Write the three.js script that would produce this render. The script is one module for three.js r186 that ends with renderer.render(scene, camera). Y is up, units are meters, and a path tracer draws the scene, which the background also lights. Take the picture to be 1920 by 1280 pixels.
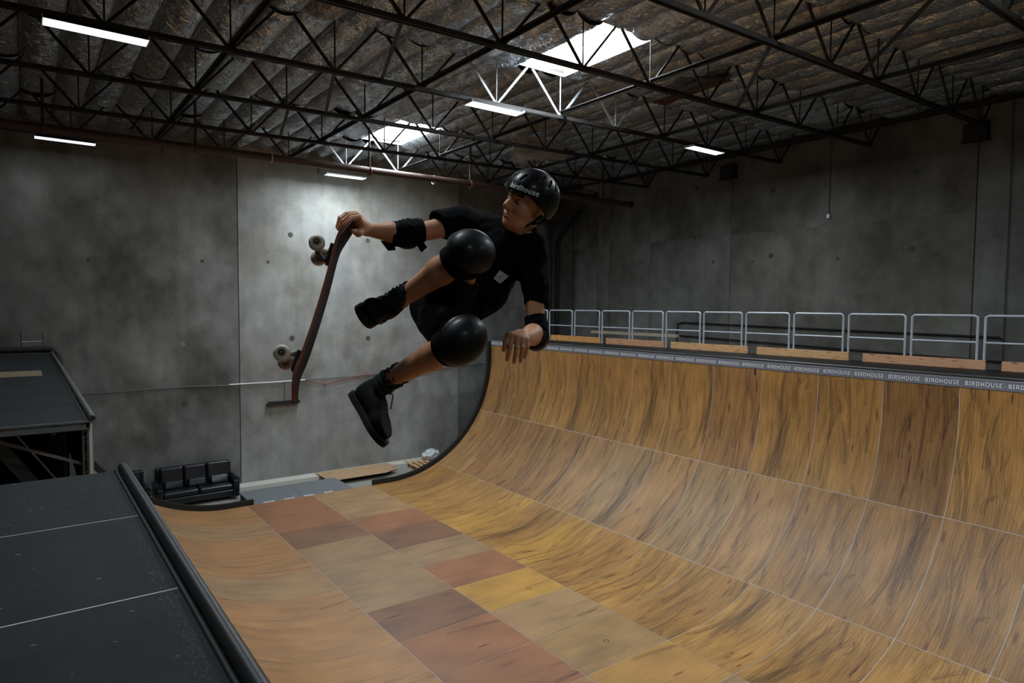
import * as THREE from 'three';
import { RoundedBoxGeometry } from 'three/addons/geometries/RoundedBoxGeometry.js';
import { TextGeometry } from 'three/addons/geometries/TextGeometry.js';
import { FontLoader } from 'three/addons/loaders/FontLoader.js';
import { mergeGeometries, mergeVertices } from 'three/addons/utils/BufferGeometryUtils.js';
import { RectAreaLightUniformsLib } from 'three/addons/lights/RectAreaLightUniformsLib.js';
import { createNoise2D, createNoise3D } from 'simplex-noise';

// ------------------------------------------------------------------ camera, light, exposure
const scene = new THREE.Scene();
scene.background = new THREE.Color(0x000000);
const camera = new THREE.PerspectiveCamera(54.55, 1.5, 0.05, 80);
camera.position.set(-4.655, 5.297, 16.547);
camera.rotation.set(-0.0521, -0.6375, 0.0073, 'YXZ');
const renderer = new THREE.WebGLRenderer({ antialias: true });
renderer.toneMapping = THREE.LinearToneMapping;
renderer.toneMappingExposure = 1.3;
renderer.shadowMap.enabled = true;
RectAreaLightUniformsLib.init();
const TUBE_POWER = 80, TUBE_COLOR = new THREE.Color(0.86, 0.95, 1.0);       // fluorescent fittings
const SKY_POWER = 38, SKY_COLOR = new THREE.Color(0.80, 0.90, 1.0);         // daylight in the skylights

// ------------------------------------------------------------------ helpers
const V = (x, y, z) => new THREE.Vector3(x, y, z);
function rng(seed) { let a = seed >>> 0; return () => { a = (a + 0x6d2b79f5) | 0; let t = Math.imul(a ^ (a >>> 15), 1 | a); t = (t + Math.imul(t ^ (t >>> 7), 61 | t)) ^ t; return ((t ^ (t >>> 14)) >>> 0) / 4294967296; }; }
const R = rng(7), n2 = createNoise2D(rng(11)), n2b = createNoise2D(rng(12)), n3 = createNoise3D(rng(13));
const clamp = (x, a, b) => Math.max(a, Math.min(b, x)), mix = (a, b, t) => a + (b - a) * t;
const smooth = (a, b, x) => { const t = clamp((x - a) / (b - a), 0, 1); return t * t * (3 - 2 * t); };
const fbm = (x, y, o = 4) => { let s = 0, a = 0.5, f = 1; for (let i = 0; i < o; i++) { s += a * n2(x * f, y * f); a *= 0.5; f *= 2.03; } return s; };
const taken = new Map();
function numbered(name) { const k = taken.get(name) || 0; taken.set(name, k + 1); return k ? name + '_' + String(k).padStart(3, '0') : name; }
function shadow(m) { m.castShadow = m.receiveShadow = true; return m; }
function part(name, geo, mat, parent, label) { const m = shadow(new THREE.Mesh(geo, mat)); m.name = name; parent.add(m); if (label) m.userData.label = label; return m; }
function thing(name, label, category, pos = [0, 0, 0], group, turn = 0) {
  const o = new THREE.Group(); o.name = numbered(name); o.position.set(...pos); o.rotation.y = turn; scene.add(o);
  o.userData = { label, category }; if (group) o.userData.group = group; return o;
}
function tag(o, label, category, group) { o.userData = { label, category }; if (group) o.userData.group = group; return o; }
function solo(name, geo, mat, label, category, group) { const m = shadow(new THREE.Mesh(geo, mat)); m.name = numbered(name); scene.add(m); return tag(m, label, category, group); }
function struct(name, label) { const o = new THREE.Group(); o.name = name; scene.add(o); o.userData = { kind: 'structure', label, category: name.split('_')[0] }; return o; }
const box = (w, h, d, x = 0, y = 0, z = 0) => new THREE.BoxGeometry(w, h, d).translate(x, y, z);
const span = (x0, x1, y0, y1, z0, z1) => box(x1 - x0, y1 - y0, z1 - z0, (x0 + x1) / 2, (y0 + y1) / 2, (z0 + z1) / 2);
const rbox = (w, h, d, r, x = 0, y = 0, z = 0, seg = 3) => new RoundedBoxGeometry(w, h, d, seg, r).translate(x, y, z);
function along(geo, a, b) { const d = b.clone().sub(a), q = new THREE.Quaternion().setFromUnitVectors(V(0, 1, 0), d.clone().normalize()); return geo.applyQuaternion(q).translate((a.x + b.x) / 2, (a.y + b.y) / 2, (a.z + b.z) / 2); }
const rod = (a, b, r, seg = 8) => along(new THREE.CylinderGeometry(r, r, a.distanceTo(b), seg), a, b);
const bar = (a, b, w, t) => along(new THREE.BoxGeometry(w, a.distanceTo(b), t), a, b);
const tube = (pts, r, seg = 24, rad = 8, closed = false) => new THREE.TubeGeometry(new THREE.CatmullRomCurve3(pts, closed, 'catmullrom', 0.15), seg, r, rad, closed);
function polytube(pts, r, rad = 8, bend = 0.08) {   // straight runs joined by small bends
  const path = new THREE.CurvePath(); let at = pts[0];
  for (let i = 1; i < pts.length; i++) {
    if (i === pts.length - 1) { path.add(new THREE.LineCurve3(at, pts[i])); break; }
    const a = pts[i].clone().lerp(pts[i - 1], bend / pts[i].distanceTo(pts[i - 1])), b = pts[i].clone().lerp(pts[i + 1], bend / pts[i].distanceTo(pts[i + 1]));
    path.add(new THREE.LineCurve3(at, a)); path.add(new THREE.QuadraticBezierCurve3(a, pts[i], b)); at = b;
  }
  return new THREE.TubeGeometry(path, 16 * (pts.length - 1), r, rad, false);
}
function grid(nu, nv, f) {   // f(u, v) -> [x, y, z, s, t]
  const p = [], uv = [], ix = [];
  for (let j = 0; j <= nv; j++) for (let i = 0; i <= nu; i++) { const q = f(i / nu, j / nv); p.push(q[0], q[1], q[2]); uv.push(q[3] ?? i / nu, q[4] ?? j / nv); }
  for (let j = 0; j < nv; j++) for (let i = 0; i < nu; i++) { const a = j * (nu + 1) + i, b = a + 1, c = a + nu + 1, d = c + 1; ix.push(a, b, d, a, d, c); }
  const g = new THREE.BufferGeometry(); g.setAttribute('position', new THREE.Float32BufferAttribute(p, 3)); g.setAttribute('uv', new THREE.Float32BufferAttribute(uv, 2)); g.setIndex(ix); g.computeVertexNormals(); return g;
}
const bare = (g) => { const o = g.index ? g.toNonIndexed() : g.clone(); for (const k of Object.keys(o.attributes)) if (!['position', 'normal', 'uv'].includes(k)) o.deleteAttribute(k); return o; };
const join = (list) => mergeGeometries(list.map(bare));

// ------------------------------------------------------------------ textures
function texture(w, h, pixel, draw) {
  const c = document.createElement('canvas'); c.width = w; c.height = h; const x = c.getContext('2d'), im = x.createImageData(w, h), d = im.data;
  for (let j = 0, k = 0; j < h; j++) for (let i = 0; i < w; i++, k += 4) { const q = pixel(i / w, j / h); d[k] = clamp(q[0], 0, 255); d[k + 1] = clamp(q[1], 0, 255); d[k + 2] = clamp(q[2], 0, 255); d[k + 3] = 255; }
  x.putImageData(im, 0, 0); if (draw) draw(x, w, h);
  const t = new THREE.CanvasTexture(c); t.colorSpace = THREE.SRGBColorSpace; t.wrapS = t.wrapT = THREE.RepeatWrapping; t.magFilter = THREE.LinearFilter; return t;
}
const std = (o) => new THREE.MeshStandardMaterial(o), phys = (o) => new THREE.MeshPhysicalMaterial(o);
const grey = (v) => [v, v, v];
// riding surface: u runs up the ramp profile, v along it; 4.8 m x 4.8 m of wood with grain, skid marks and old stains
function wood(seed, skids, stains, ribs) {
  const o = seed * 17.3, r = rng(seed);
  return texture(1536, 1536, (u, v) => {
    const warp = 0.35 * n2(u * 3 + o, v * 6) + 0.1 * n2(u * 9, v * 20 + o);
    const g = n2(u * 4 + o, v * 170 + warp * 2.5), f = n2b(u * 14, v * 420 + warp * 3 + o), b = fbm(u * 3.2 + o, v * 4.5, 4), d = fbm(u * 1.6, v * 9 + o, 3);
    const patch = smooth(0.05, 0.5, d) * 0.5;
    const rib = ribs * n2b(u * 4 + o, v * 230 + warp * 2), l = 205 + 8 * g + 7 * f + 22 * b - 26 * patch + rib;
    return [l, l * (1 - 0.01 * patch), l * (1 + 0.08 * patch)];
  }, (x, w) => {
    x.lineCap = 'round';
    for (let i = 0; i < ribs * 170; i++) { x.strokeStyle = r() < 0.75 ? `rgba(58,40,24,${0.05 + r() * 0.2})` : `rgba(255,236,200,${0.05 + r() * 0.12})`; x.lineWidth = 0.6 + r() * 0.9; const px = r() * w, py = r() * w; x.beginPath(); x.moveTo(px, py); x.lineTo(px + 15 + r() * 90, py + (r() - 0.5) * 2.5); x.stroke(); }   // open grain
    for (let i = 0; i < stains; i++) {   // dark red-brown rubbed stains, soft-grained, run along the profile
      const px = r() * w, py = r() * w, L = 30 + r() * 140, W = 4 + r() * 16;
      for (let k = 0; k < 60; k++) { x.strokeStyle = `rgba(${70 + r() * 30},${28 + r() * 18},${30 + r() * 20},${0.03 + r() * 0.08})`; x.lineWidth = 1 + r() * 3; const yy = py + (r() - 0.5) * W, xx = px + (r() - 0.5) * L * 0.5, l = L * (0.2 + r() * 0.5); x.beginPath(); x.moveTo(xx - l / 2, yy); x.lineTo(xx + l / 2, yy + (r() - 0.5) * 4); x.stroke(); }
    }
    for (let i = 0; i < skids; i++) {   // wheel marks: long thin dark arcs
      const px = r() * w, py = r() * w, L = 90 + r() * 520, s = (r() - 0.5) * 160, c = (r() - 0.5) * 90, dark = r() < 0.5;
      const n = r() < 0.3 ? 12 : 2;
      for (let k = 0; k < n; k++) { x.strokeStyle = dark ? `rgba(34,31,34,${0.08 + r() * 0.2})` : `rgba(70,58,56,${0.05 + r() * 0.12})`; x.lineWidth = 0.8 + r() * 2; const dy = (r() - 0.5) * n * 2.2; x.beginPath(); x.moveTo(px, py + dy); x.quadraticCurveTo(px + L / 2, py + c + dy, px + L * (0.8 + r() * 0.3), py + s + dy); x.stroke(); }
    }
    for (let i = 0; i < (ribs > 10 ? 90 : 26); i++) {   // grey scuffed patches of rubber, made of many short strokes
      const px = r() * w, py = r() * w, L = 70 + r() * 120, W = 14 + r() * 40;
      for (let k = 0; k < 50; k++) { x.strokeStyle = `rgba(64,62,66,${0.03 + r() * 0.07})`; x.lineWidth = 1 + r() * 4; const yy = py + (r() + r() - 1) * W, xx = px + (r() + r() - 1) * L; x.beginPath(); x.moveTo(xx, yy); x.lineTo(xx + 20 + r() * 60, yy + (r() - 0.5) * 12); x.stroke(); }
    }
    for (let i = 0; i < 260; i++) { x.fillStyle = r() < 0.3 ? 'rgba(235,235,230,0.8)' : 'rgba(40,30,28,0.7)'; x.fillRect(r() * w, r() * w, 2, 1.6); }
  });
}
const woodRide = wood(3, 320, 26, 28), woodFlat = wood(5, 26, 3, 8);
const concreteTex = (seed, w, h, mw, mh, base, stain) => texture(w, h, (u, v) => {
  const x = u * mw + seed * 31, y = v * mh;
  const big = fbm(x * 0.28, y * 0.22, 5), mid = fbm(x * 1.3 + 9, y * 1.1, 4), streak = n2(x * 2.6, y * 0.16 + seed) * 0.5 + n2(x * 7.5, y * 0.3) * 0.28, fine = n2b(x * 19, y * 19) * 0.5 + n2b(x * 47, y * 47) * 0.5;
  const edge = Math.abs(fbm(x * 0.5 + 4, y * 0.45 + 2, 4)), tide = smooth(0.06, 0.0, edge) * 0.6;
  const wet = smooth(-0.25, 0.5, fbm(x * 0.33 + 40, y * 0.25 + seed, 5));
  let l = base + 22 * big + 17 * mid + 6 * streak + 6 * fine - stain * wet - 7 * tide;
  return [l * (1.0 + 0.02 * wet), l * (1.005 + 0.012 * big), l * (0.985 - 0.03 * wet)];
}, (x, W, H) => {
  const r = rng(seed + 90);
  for (let i = 0; i < 60; i++) { x.strokeStyle = `rgba(60,62,60,${0.05 + r() * 0.15})`; x.lineWidth = 0.6 + r(); x.beginPath(); let px = r() * W, py = r() * H; x.moveTo(px, py); for (let k = 0; k < 6; k++) { px += (r() - 0.5) * 30; py += r() * 26; x.lineTo(px, py); } x.stroke(); }
});
const concA = concreteTex(1, 896, 1152, 8, 10.8, 120, 34), concB = concreteTex(2, 896, 1152, 8, 10.8, 142, 20), concC = concreteTex(3, 1024, 1024, 8, 8, 112, 20);
const deckTex = (seed, chips) => { const r = rng(seed); return texture(1024, 1024, (u, v) => { const b = fbm(u * 4 + seed, v * 4, 4), f = n2b(u * 300, v * 300), g = n2(u * 90, v * 8 + seed); const l = 36 + 6 * b + 3 * f + 3 * g; return [l * 0.93, l * 1.0, l * 1.07]; }, (x, w) => {
  x.lineCap = 'round';
  for (let i = 0; i < 420; i++) { const px = r() * w, py = r() * w, a = (r() - 0.5) * 0.8, L = 3 + r() * r() * 40; x.strokeStyle = `rgba(150,165,170,${0.06 + r() * 0.22})`; x.lineWidth = 0.6 + r() * 0.8; x.beginPath(); x.moveTo(px, py); x.lineTo(px + Math.cos(a) * L, py + Math.sin(a) * L); x.stroke(); }
  for (let i = 0; i < chips; i++) { const px = r() * w, py = r() * w, L = 2 + r() * 9, h = 0.8 + r() * 2.2; x.fillStyle = r() < 0.45 ? `rgba(176,160,110,${0.5 + r() * 0.4})` : `rgba(170,178,178,${0.35 + r() * 0.4})`; x.beginPath(); x.moveTo(px, py); x.lineTo(px + L, py - h); x.lineTo(px + L * 1.5, py); x.lineTo(px + L * 0.6, py + h); x.fill(); }
}); };
const deckA = deckTex(21, 120), deckB = deckTex(22, 40);

// ------------------------------------------------------------------ materials
const foilBump = texture(256, 1024, (u, v) => { const x = u - 0.5, c = 1 - 4 * x * x; const w = v * 19 + 2.2 * c + 1.3 * n2(v * 5, x * 3), a = Math.pow(1 - Math.abs(n2(w * 0.8, x * 1.6)), 4), b = Math.pow(1 - Math.abs(n2b(w * 2.1 + 5, x * 3.5)), 3); return grey(50 + 150 * a + 36 * b); });
foilBump.colorSpace = THREE.NoColorSpace;
const foilMat = (color, roughness) => std({ color, roughness, metalness: 0.85, bumpMap: foilBump, bumpScale: 0.015 });
const M = {
  beam: std({ color: 0x1d1c1b, roughness: 0.7, metalness: 0.2 }),
  steel: std({ color: 0x2c2a29, roughness: 0.62, metalness: 0.35 }),
  steelPale: std({ color: 0x9aa0a6, roughness: 0.5, metalness: 0.3 }),
  foil: foilMat(0xb6bcc4, 0.30),
  foilB: foilMat(0xa4a3a2, 0.36),
  foilC: foilMat(0xc2c8cf, 0.26),
  roof: std({ color: 0x4c4640, roughness: 0.9 }),
  kraft: std({ color: 0x5e3d24, roughness: 0.85 }),
  joint: std({ color: 0x39352f, roughness: 0.95 }),
  seam: std({ color: 0xb4babd, roughness: 0.7 }),
  rubber: std({ color: 0x141516, roughness: 0.55 }),
  coping: std({ color: 0x4a4a4b, roughness: 0.42, metalness: 0.75 }),
  galv: std({ color: 0xc2c8d0, roughness: 0.4, metalness: 0.35 }),
  galvDull: std({ color: 0x6d726f, roughness: 0.5, metalness: 0.6 }),
  rust: std({ color: 0x6a3a22, roughness: 0.9 }),
  pipe: std({ color: 0x4a3833, roughness: 0.5, metalness: 0.3 }),
  pine: std({ color: 0xb98350, roughness: 0.8 }),
  white: std({ color: 0xd9dde0, roughness: 0.6 }),
  dark: std({ color: 0x17181a, roughness: 0.7 }),
  leather: phys({ color: 0x0e1219, roughness: 0.32, clearcoat: 0.3, clearcoatRoughness: 0.35 }),
  floor: std({ color: 0x8f8f86, roughness: 0.75 }),
};
const conc = (map, color = 0xffffff) => std({ color, map, roughness: 0.88, bumpMap: map, bumpScale: 0.004 });
const wallMats = [conc(concA), conc(concB), conc(concC), conc(concC, 0xf2efe8)];

// ------------------------------------------------------------------ the building shell
const WX0 = -11, WX1 = 14.05, WZ0 = -4.45, WZ1 = 22, FY = -0.3, TOP = 11.2;
const roofY = (x) => 10.02 + 0.021 * (x + 5);
const floor = struct('floor', 'grey concrete warehouse floor around the ramp');
part('floor_slab', span(WX0 - 0.3, WX1 + 0.3, FY - 0.3, FY, WZ0 - 0.3, WZ1 + 0.3), M.floor, floor);
function wallPanel(parent, axis, a0, a1, at, mat, mw, mh, off) {   // one tilt-up concrete panel, gap left to its neighbour
  const g = axis === 'z' ? span(a0 + 0.012, a1 - 0.012, FY, TOP, at - 0.2, at) : span(at, at + 0.2, FY, TOP, a0 + 0.012, a1 - 0.012);
  const p = g.attributes.position, uv = g.attributes.uv;
  for (let i = 0; i < p.count; i++) uv.setXY(i, ((axis === 'z' ? p.getX(i) : p.getZ(i)) - a0) / mw + off, (p.getY(i) - FY) / mh);
  return part('wall_panel', g, mat, parent);
}
const wallBack = struct('wall_back', 'grey tilt-up concrete wall behind the end of the ramp');
wallPanel(wallBack, 'z', -11, -7.1, WZ0, wallMats[2], 8, 8, 0.3); wallPanel(wallBack, 'z', -7.1, 0.62, WZ0, wallMats[0], 8, 11.6, 0); wallPanel(wallBack, 'z', 0.62, 8.42, WZ0, wallMats[1], 8, 11.6, 0); wallPanel(wallBack, 'z', 8.42, WX1, WZ0, wallMats[2], 8, 8, 0.1);
part('joint_filler', span(WX0, WX1, FY, TOP, WZ0 - 0.3, WZ0 - 0.035), M.joint, wallBack, 'dark recessed joints between the wall panels');
const wallRight = struct('wall_right', 'dim concrete wall behind the guard rails');
[[-4.45, -2.95], [-2.95, -2.27], [-2.27, 3.28], [3.28, 10.2], [10.2, 17], [17, 22]].forEach(([a, b], i) => wallPanel(wallRight, 'x', a, b, WX1, wallMats[i === 3 ? 3 : 2], 8, 8, i * 0.37));
part('joint_filler', span(WX1 + 0.035, WX1 + 0.3, FY, TOP, WZ0, WZ1), M.joint, wallRight);
const wallLeft = struct('wall_left', 'concrete wall on the left, outside the picture'); part('wall_panel', span(WX0 - 0.3, WX0, FY, TOP, WZ0, WZ1), wallMats[2], wallLeft);
const wallFront = struct('wall_front', 'concrete wall behind the viewer'); part('wall_panel', span(WX0, WX1, FY, TOP, WZ1, WZ1 + 0.3), wallMats[2], wallFront);
// form-tie patches on the walls
const holeGeo = new THREE.CylinderGeometry(0.08, 0.085, 0.014, 14), holeGeoS = new THREE.CylinderGeometry(0.045, 0.05, 0.014, 12);
const holeMat = std({ color: 0x4a4a44, roughness: 0.95 }), holeMatB = std({ color: 0x80827e, roughness: 0.95 });
for (const [x, y, s] of [[-3.19, 6.48, 0], [-0.95, 7.4, 2], [-0.37, 6.57, 0], [2.2, 7.51, 1], [1.5, 6.63, 0], [-0.94, 4.16, 2], [-0.91, 2.42, 1], [2.22, 4.26, 1], [-0.97, 8.95, 2], [4.8, 7.5, 1], [4.8, 4.2, 1], [6.9, 6.6, 0], [5.1, 2.4, 1]]) { const m = part('tie_patch', s ? holeGeo : holeGeoS, s === 2 ? holeMatB : holeMat, wallBack); m.position.set(x, y, WZ0 + 0.001); m.rotation.x = Math.PI / 2; }
for (const [z, y, s] of [[4.73, 8.93, 1], [4.74, 6.94, 1], [4.09, 6.79, 0], [6.83, 6.74, 0], [8.8, 8.87, 1], [8.78, 6.89, 1], [9.36, 6.69, 0], [1.89, 9.41, 0], [1.82, 7.73, 1], [-0.6, 6.95, 0], [-1.6, 6.9, 0], [2.6, 6.85, 0]]) { const m = part('tie_patch', s ? holeGeo : holeGeoS, holeMat, wallRight); m.position.set(WX1 - 0.001, y, z); m.rotation.z = Math.PI / 2; }
const curb = struct('baseboard_back', 'pale concrete footing strip along the foot of the back wall'); part('footing', span(-7, WX1, FY, FY + 0.14, WZ0, WZ0 + 0.5), std({ color: 0xc4c2b8, roughness: 0.9 }), curb);

// roof: deck, then foil-faced insulation batts slung between the joists
const JZ = [-1.8, 0.7, 3.2, 5.7, 8.2, 10.65, 13.1, 15.6], SKYX0 = 3.42, SKYX1 = 4.66, SKYZ = [[5.74, 8.16], [-1.76, 0.66], [13.14, 15.56]];
const ceiling = struct('ceiling', 'warehouse roof lined with sagging foil-faced insulation');
part('wall_ledger', span(13.86, WX1, 10.2, 10.62, WZ0, WZ1), M.steel, ceiling);
{
  const hole = (z0, z1) => [[WX0, SKYX0, z0, z1], [SKYX1, WX1, z0, z1]], rects = []; let z = WZ0;
  for (const [a, b] of SKYZ.slice().sort((p, q) => p[0] - q[0])) { rects.push([WX0, WX1, z, a], ...hole(a, b)); z = b; } rects.push([WX0, WX1, z, WZ1]);
  for (const [x0, x1, z0, z1] of rects) part('roof_deck', span(x0, x1, 10.62, 10.9, z0, z1), M.roof, ceiling);
}
const batts = [];
for (let k = 0; k < 10; k++) {
  const o = k * 13.7, sag = 0.10 + 0.075 * R();
  batts.push(grid(14, 120, (u, v) => {
    const x = u - 0.5, e = smooth(0, 0.05, v) * smooth(1, 0.95, v), c = Math.pow(Math.max(0, 1 - 4 * x * x), 0.72);
    const bow = v * 30 + 3.4 * c * (k % 2 ? 1 : -1) + n2(v * 2.5 + o, x * 2) * 2.4;
    const ridge = Math.pow(1 - Math.abs(n2(bow * 0.75 + o, x * 1.2)), 4), fine = n2b(bow * 2.0 + o, x * 4);
    const w = e * c * (0.030 * ridge + 0.009 * fine + 0.03 * n2(v * 3 + o, 5 + x));
    return [x * 0.618, -sag * c * (0.8 + 0.2 * e) + w - 0.004, v, u, v];
  }));
}
const foils = [M.foil, M.foil, M.foilB, M.foilC];
const bays = [[WZ0, -1.8], ...JZ.slice(0, -1).map((z, i) => [z, JZ[i + 1]])];
for (const [z0, z1] of bays) for (let i = 0; i < 34; i++) {
  const x = 13.5675 - i * 0.615;
  if (x < -6.6 || (z0 > 10 && x < 1) || (z0 > 13 && x < 6)) continue;
  if (SKYZ.some(([a, b]) => a - 0.2 < z0 && b + 0.2 > z1 - 0.1 && z1 > a) && x > SKYX0 && x < SKYX1 && z0 > -4) continue;
  const m = part('insulation_batt', batts[Math.floor(R() * 10)], foils[Math.floor(R() * 4)], ceiling);
  m.position.set(x, roofY(x) - 0.01 + (R() - 0.5) * 0.05, z0); m.scale.set(R() < 0.5 ? 1 : -1, 0.8 + R() * 0.5, z1 - z0);
}
// skylights: shaft, frame bars, diffusing pane and the daylight that comes through
SKYZ.forEach(([z0, z1], i) => {
  const s = struct('window_' + (i + 1), ['bright rectangular skylight over the middle of the ramp', 'bright far skylight near the back wall', 'skylight above the viewer'][i]);
  const yb = roofY(4) - 0.06, yt = 10.62, t = 0.03;
  const shaft = std({ color: 0xe6e0d4, roughness: 0.8 });
  part('curb', span(SKYX0 - t, SKYX0, yb, yt, z0, z1), shaft, s); part('curb', span(SKYX1, SKYX1 + t, yb, yt, z0, z1), shaft, s);
  part('curb', span(SKYX0, SKYX1, yb, yt, z0 - t, z0), shaft, s); part('curb', span(SKYX0, SKYX1, yb, yt, z1, z1 + t), shaft, s);
  const pane = part('pane', span(SKYX0, SKYX1, 10.64, 10.66, z0, z1), std({ color: 0xffffff, roughness: 0.5, emissive: SKY_COLOR, emissiveIntensity: 1.3 }), s); pane.castShadow = false;
  part('glazing_bar', span((SKYX0 + SKYX1) / 2 - 0.02, (SKYX0 + SKYX1) / 2 + 0.02, 10.52, 10.55, z0, z1), M.steelPale, s);
  const l = new THREE.RectAreaLight(SKY_COLOR, SKY_POWER, SKYX1 - SKYX0 - 0.04, z1 - z0 - 0.04); l.position.set((SKYX0 + SKYX1) / 2, 10.63, (z0 + z1) / 2); l.rotation.x = -Math.PI / 2; l.name = 'skylight_daylight'; scene.add(l);
});

// ------------------------------------------------------------------ steel roof joists
const NODE = 1.648, botY = (x) => 9.1 + 0.021 * (x + 5), topY = (x) => roofY(x) + 0.02;
const ordinal = ['first', 'second', 'third', 'fourth', 'fifth', 'sixth', 'seventh', 'eighth'];
const xEnd = 12.88;
JZ.forEach((z, j) => {
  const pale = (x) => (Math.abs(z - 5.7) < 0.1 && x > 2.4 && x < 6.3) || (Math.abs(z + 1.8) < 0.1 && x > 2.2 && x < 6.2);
  const o = thing('roof_joist', `open-web steel roof joist, ${ordinal[j]} one out from the back wall`, 'roof joist', [0, 0, z], 'open-web roof joists');
  const x0 = -10.8;
  const top = join([bar(V(x0, topY(x0), -0.035), V(WX1, topY(WX1), -0.035), 0.06, 0.03), bar(V(x0, topY(x0), 0.035), V(WX1, topY(WX1), 0.035), 0.06, 0.03)]);
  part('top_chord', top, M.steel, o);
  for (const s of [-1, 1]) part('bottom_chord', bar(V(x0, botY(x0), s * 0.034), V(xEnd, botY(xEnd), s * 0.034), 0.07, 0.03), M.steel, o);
  for (let k = 0; k < 15; k++) {
    const x = xEnd - 0.04 - k * NODE; if (x < x0 + 0.5) break;
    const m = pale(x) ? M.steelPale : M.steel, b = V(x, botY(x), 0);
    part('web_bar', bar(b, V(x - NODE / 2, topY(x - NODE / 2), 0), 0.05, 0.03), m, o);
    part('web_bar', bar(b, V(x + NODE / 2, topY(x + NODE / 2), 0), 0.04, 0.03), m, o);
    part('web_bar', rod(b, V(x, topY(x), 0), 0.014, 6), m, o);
  }
});
[-5.24, -1.95, 1.34, 4.64, 7.93, 11.2].forEach((x, i) => {
  const y = botY(x) + 0.06;
  const o = thing('bridging_beam', ['steel bridging beam nearest the left edge under the roof', 'steel bridging beam crossing the joists above the sofas', 'steel bridging beam crossing the joists left of the skylights', 'steel bridging beam passing under the right side of the skylights', 'steel bridging beam crossing the joists right of the skylights', 'steel bridging beam nearest the right-hand wall'][i], 'beam', [x, y, 0], 'bridging beams');
  part('flange', span(-0.055, 0.055, 0.05, 0.07, -1.9, 16), M.beam, o); part('web', span(-0.015, 0.015, 0, 0.05, -1.9, 16), M.beam, o);
});
[[-0.37, 8.2, 0.5, 5.7, 'near the left of the big skylight'], [-0.35, 5.7, 0.45, 3.2, 'behind the left ceiling lamps, middle of three'], [-0.3, 3.2, 0.3, 0.7, 'near the back wall pipe, farthest of three'], [4.56, 10.65, 7.2, 8.2, 'right of the big skylight'], [4.5, 13.1, 7.2, 10.65, 'nearest the top right corner']].forEach(([x0, z0, x1, z1, where]) =>
  solo('diagonal_brace', bar(V(x0, botY(x0) + 0.02, z0), V(x1, botY(x1) + 0.02, z1), 0.06, 0.03), M.steel, `thin diagonal steel brace between joists ${where}`, 'brace', 'diagonal roof braces'));
// torn insulation
function flap(name, label, pts, mat) {   // hanging sheet: corners top-left, top-right, bottom-left, bottom-right
  const [a, b, c, d] = pts, f = (o) => grid(22, 22, (u, v) => { const p = a.clone().lerp(b, u).lerp(c.clone().lerp(d, u), v), w = 0.05 * n2(u * 3 + 7, v * 2) + 0.02 * n2b(u * 11, v * 6), e = 0.05 * n2(u * 4 + v * 3, 2); return [p.x + w * 0.4, p.y + (v > 0.9 ? e : 0), p.z + w + o, u, v]; });
  const g = join([f(0), f(0.012)]); solo(name, g, mat, label, 'insulation', 'torn insulation');
}
const foilDouble = std({ color: 0xb4b0aa, roughness: 0.4, metalness: 0.3, side: THREE.DoubleSide });
flap('insulation_flap', 'large loose foil sheet hanging from the roof behind the helmet', [V(6.35, 10.0, 1.9), V(8.05, 10.0, 1.9), V(5.9, 9.16, 2.1), V(7.9, 9.5, 2.1)], foilDouble);
flap('insulation_flap', 'small foil sheet hanging at the far right roof corner', [V(11.1, 10.1, -1.0), V(12.6, 10.1, -1.0), V(11.3, 9.5, -0.9), V(12.3, 9.4, -0.9)], foilDouble);
flap('insulation_flap', 'ragged brown paper flap torn down above the left ceiling lamp', [V(-3.9, 9.9, 7.1), V(-3.25, 9.9, 7.1), V(-3.75, 9.45, 7.0), V(-3.4, 9.3, 7.0)], std({ color: 0x3a2f26, roughness: 0.9, side: THREE.DoubleSide }));
flap('insulation_flap', 'rust-brown torn paper strip in the roof right of the big skylight', [V(7.0, 10.05, 7.9), V(7.5, 10.08, 7.9), V(6.9, 9.93, 6.2), V(7.3, 9.95, 6.2)], std({ color: 0x4a3324, roughness: 0.9, side: THREE.DoubleSide }));

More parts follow.
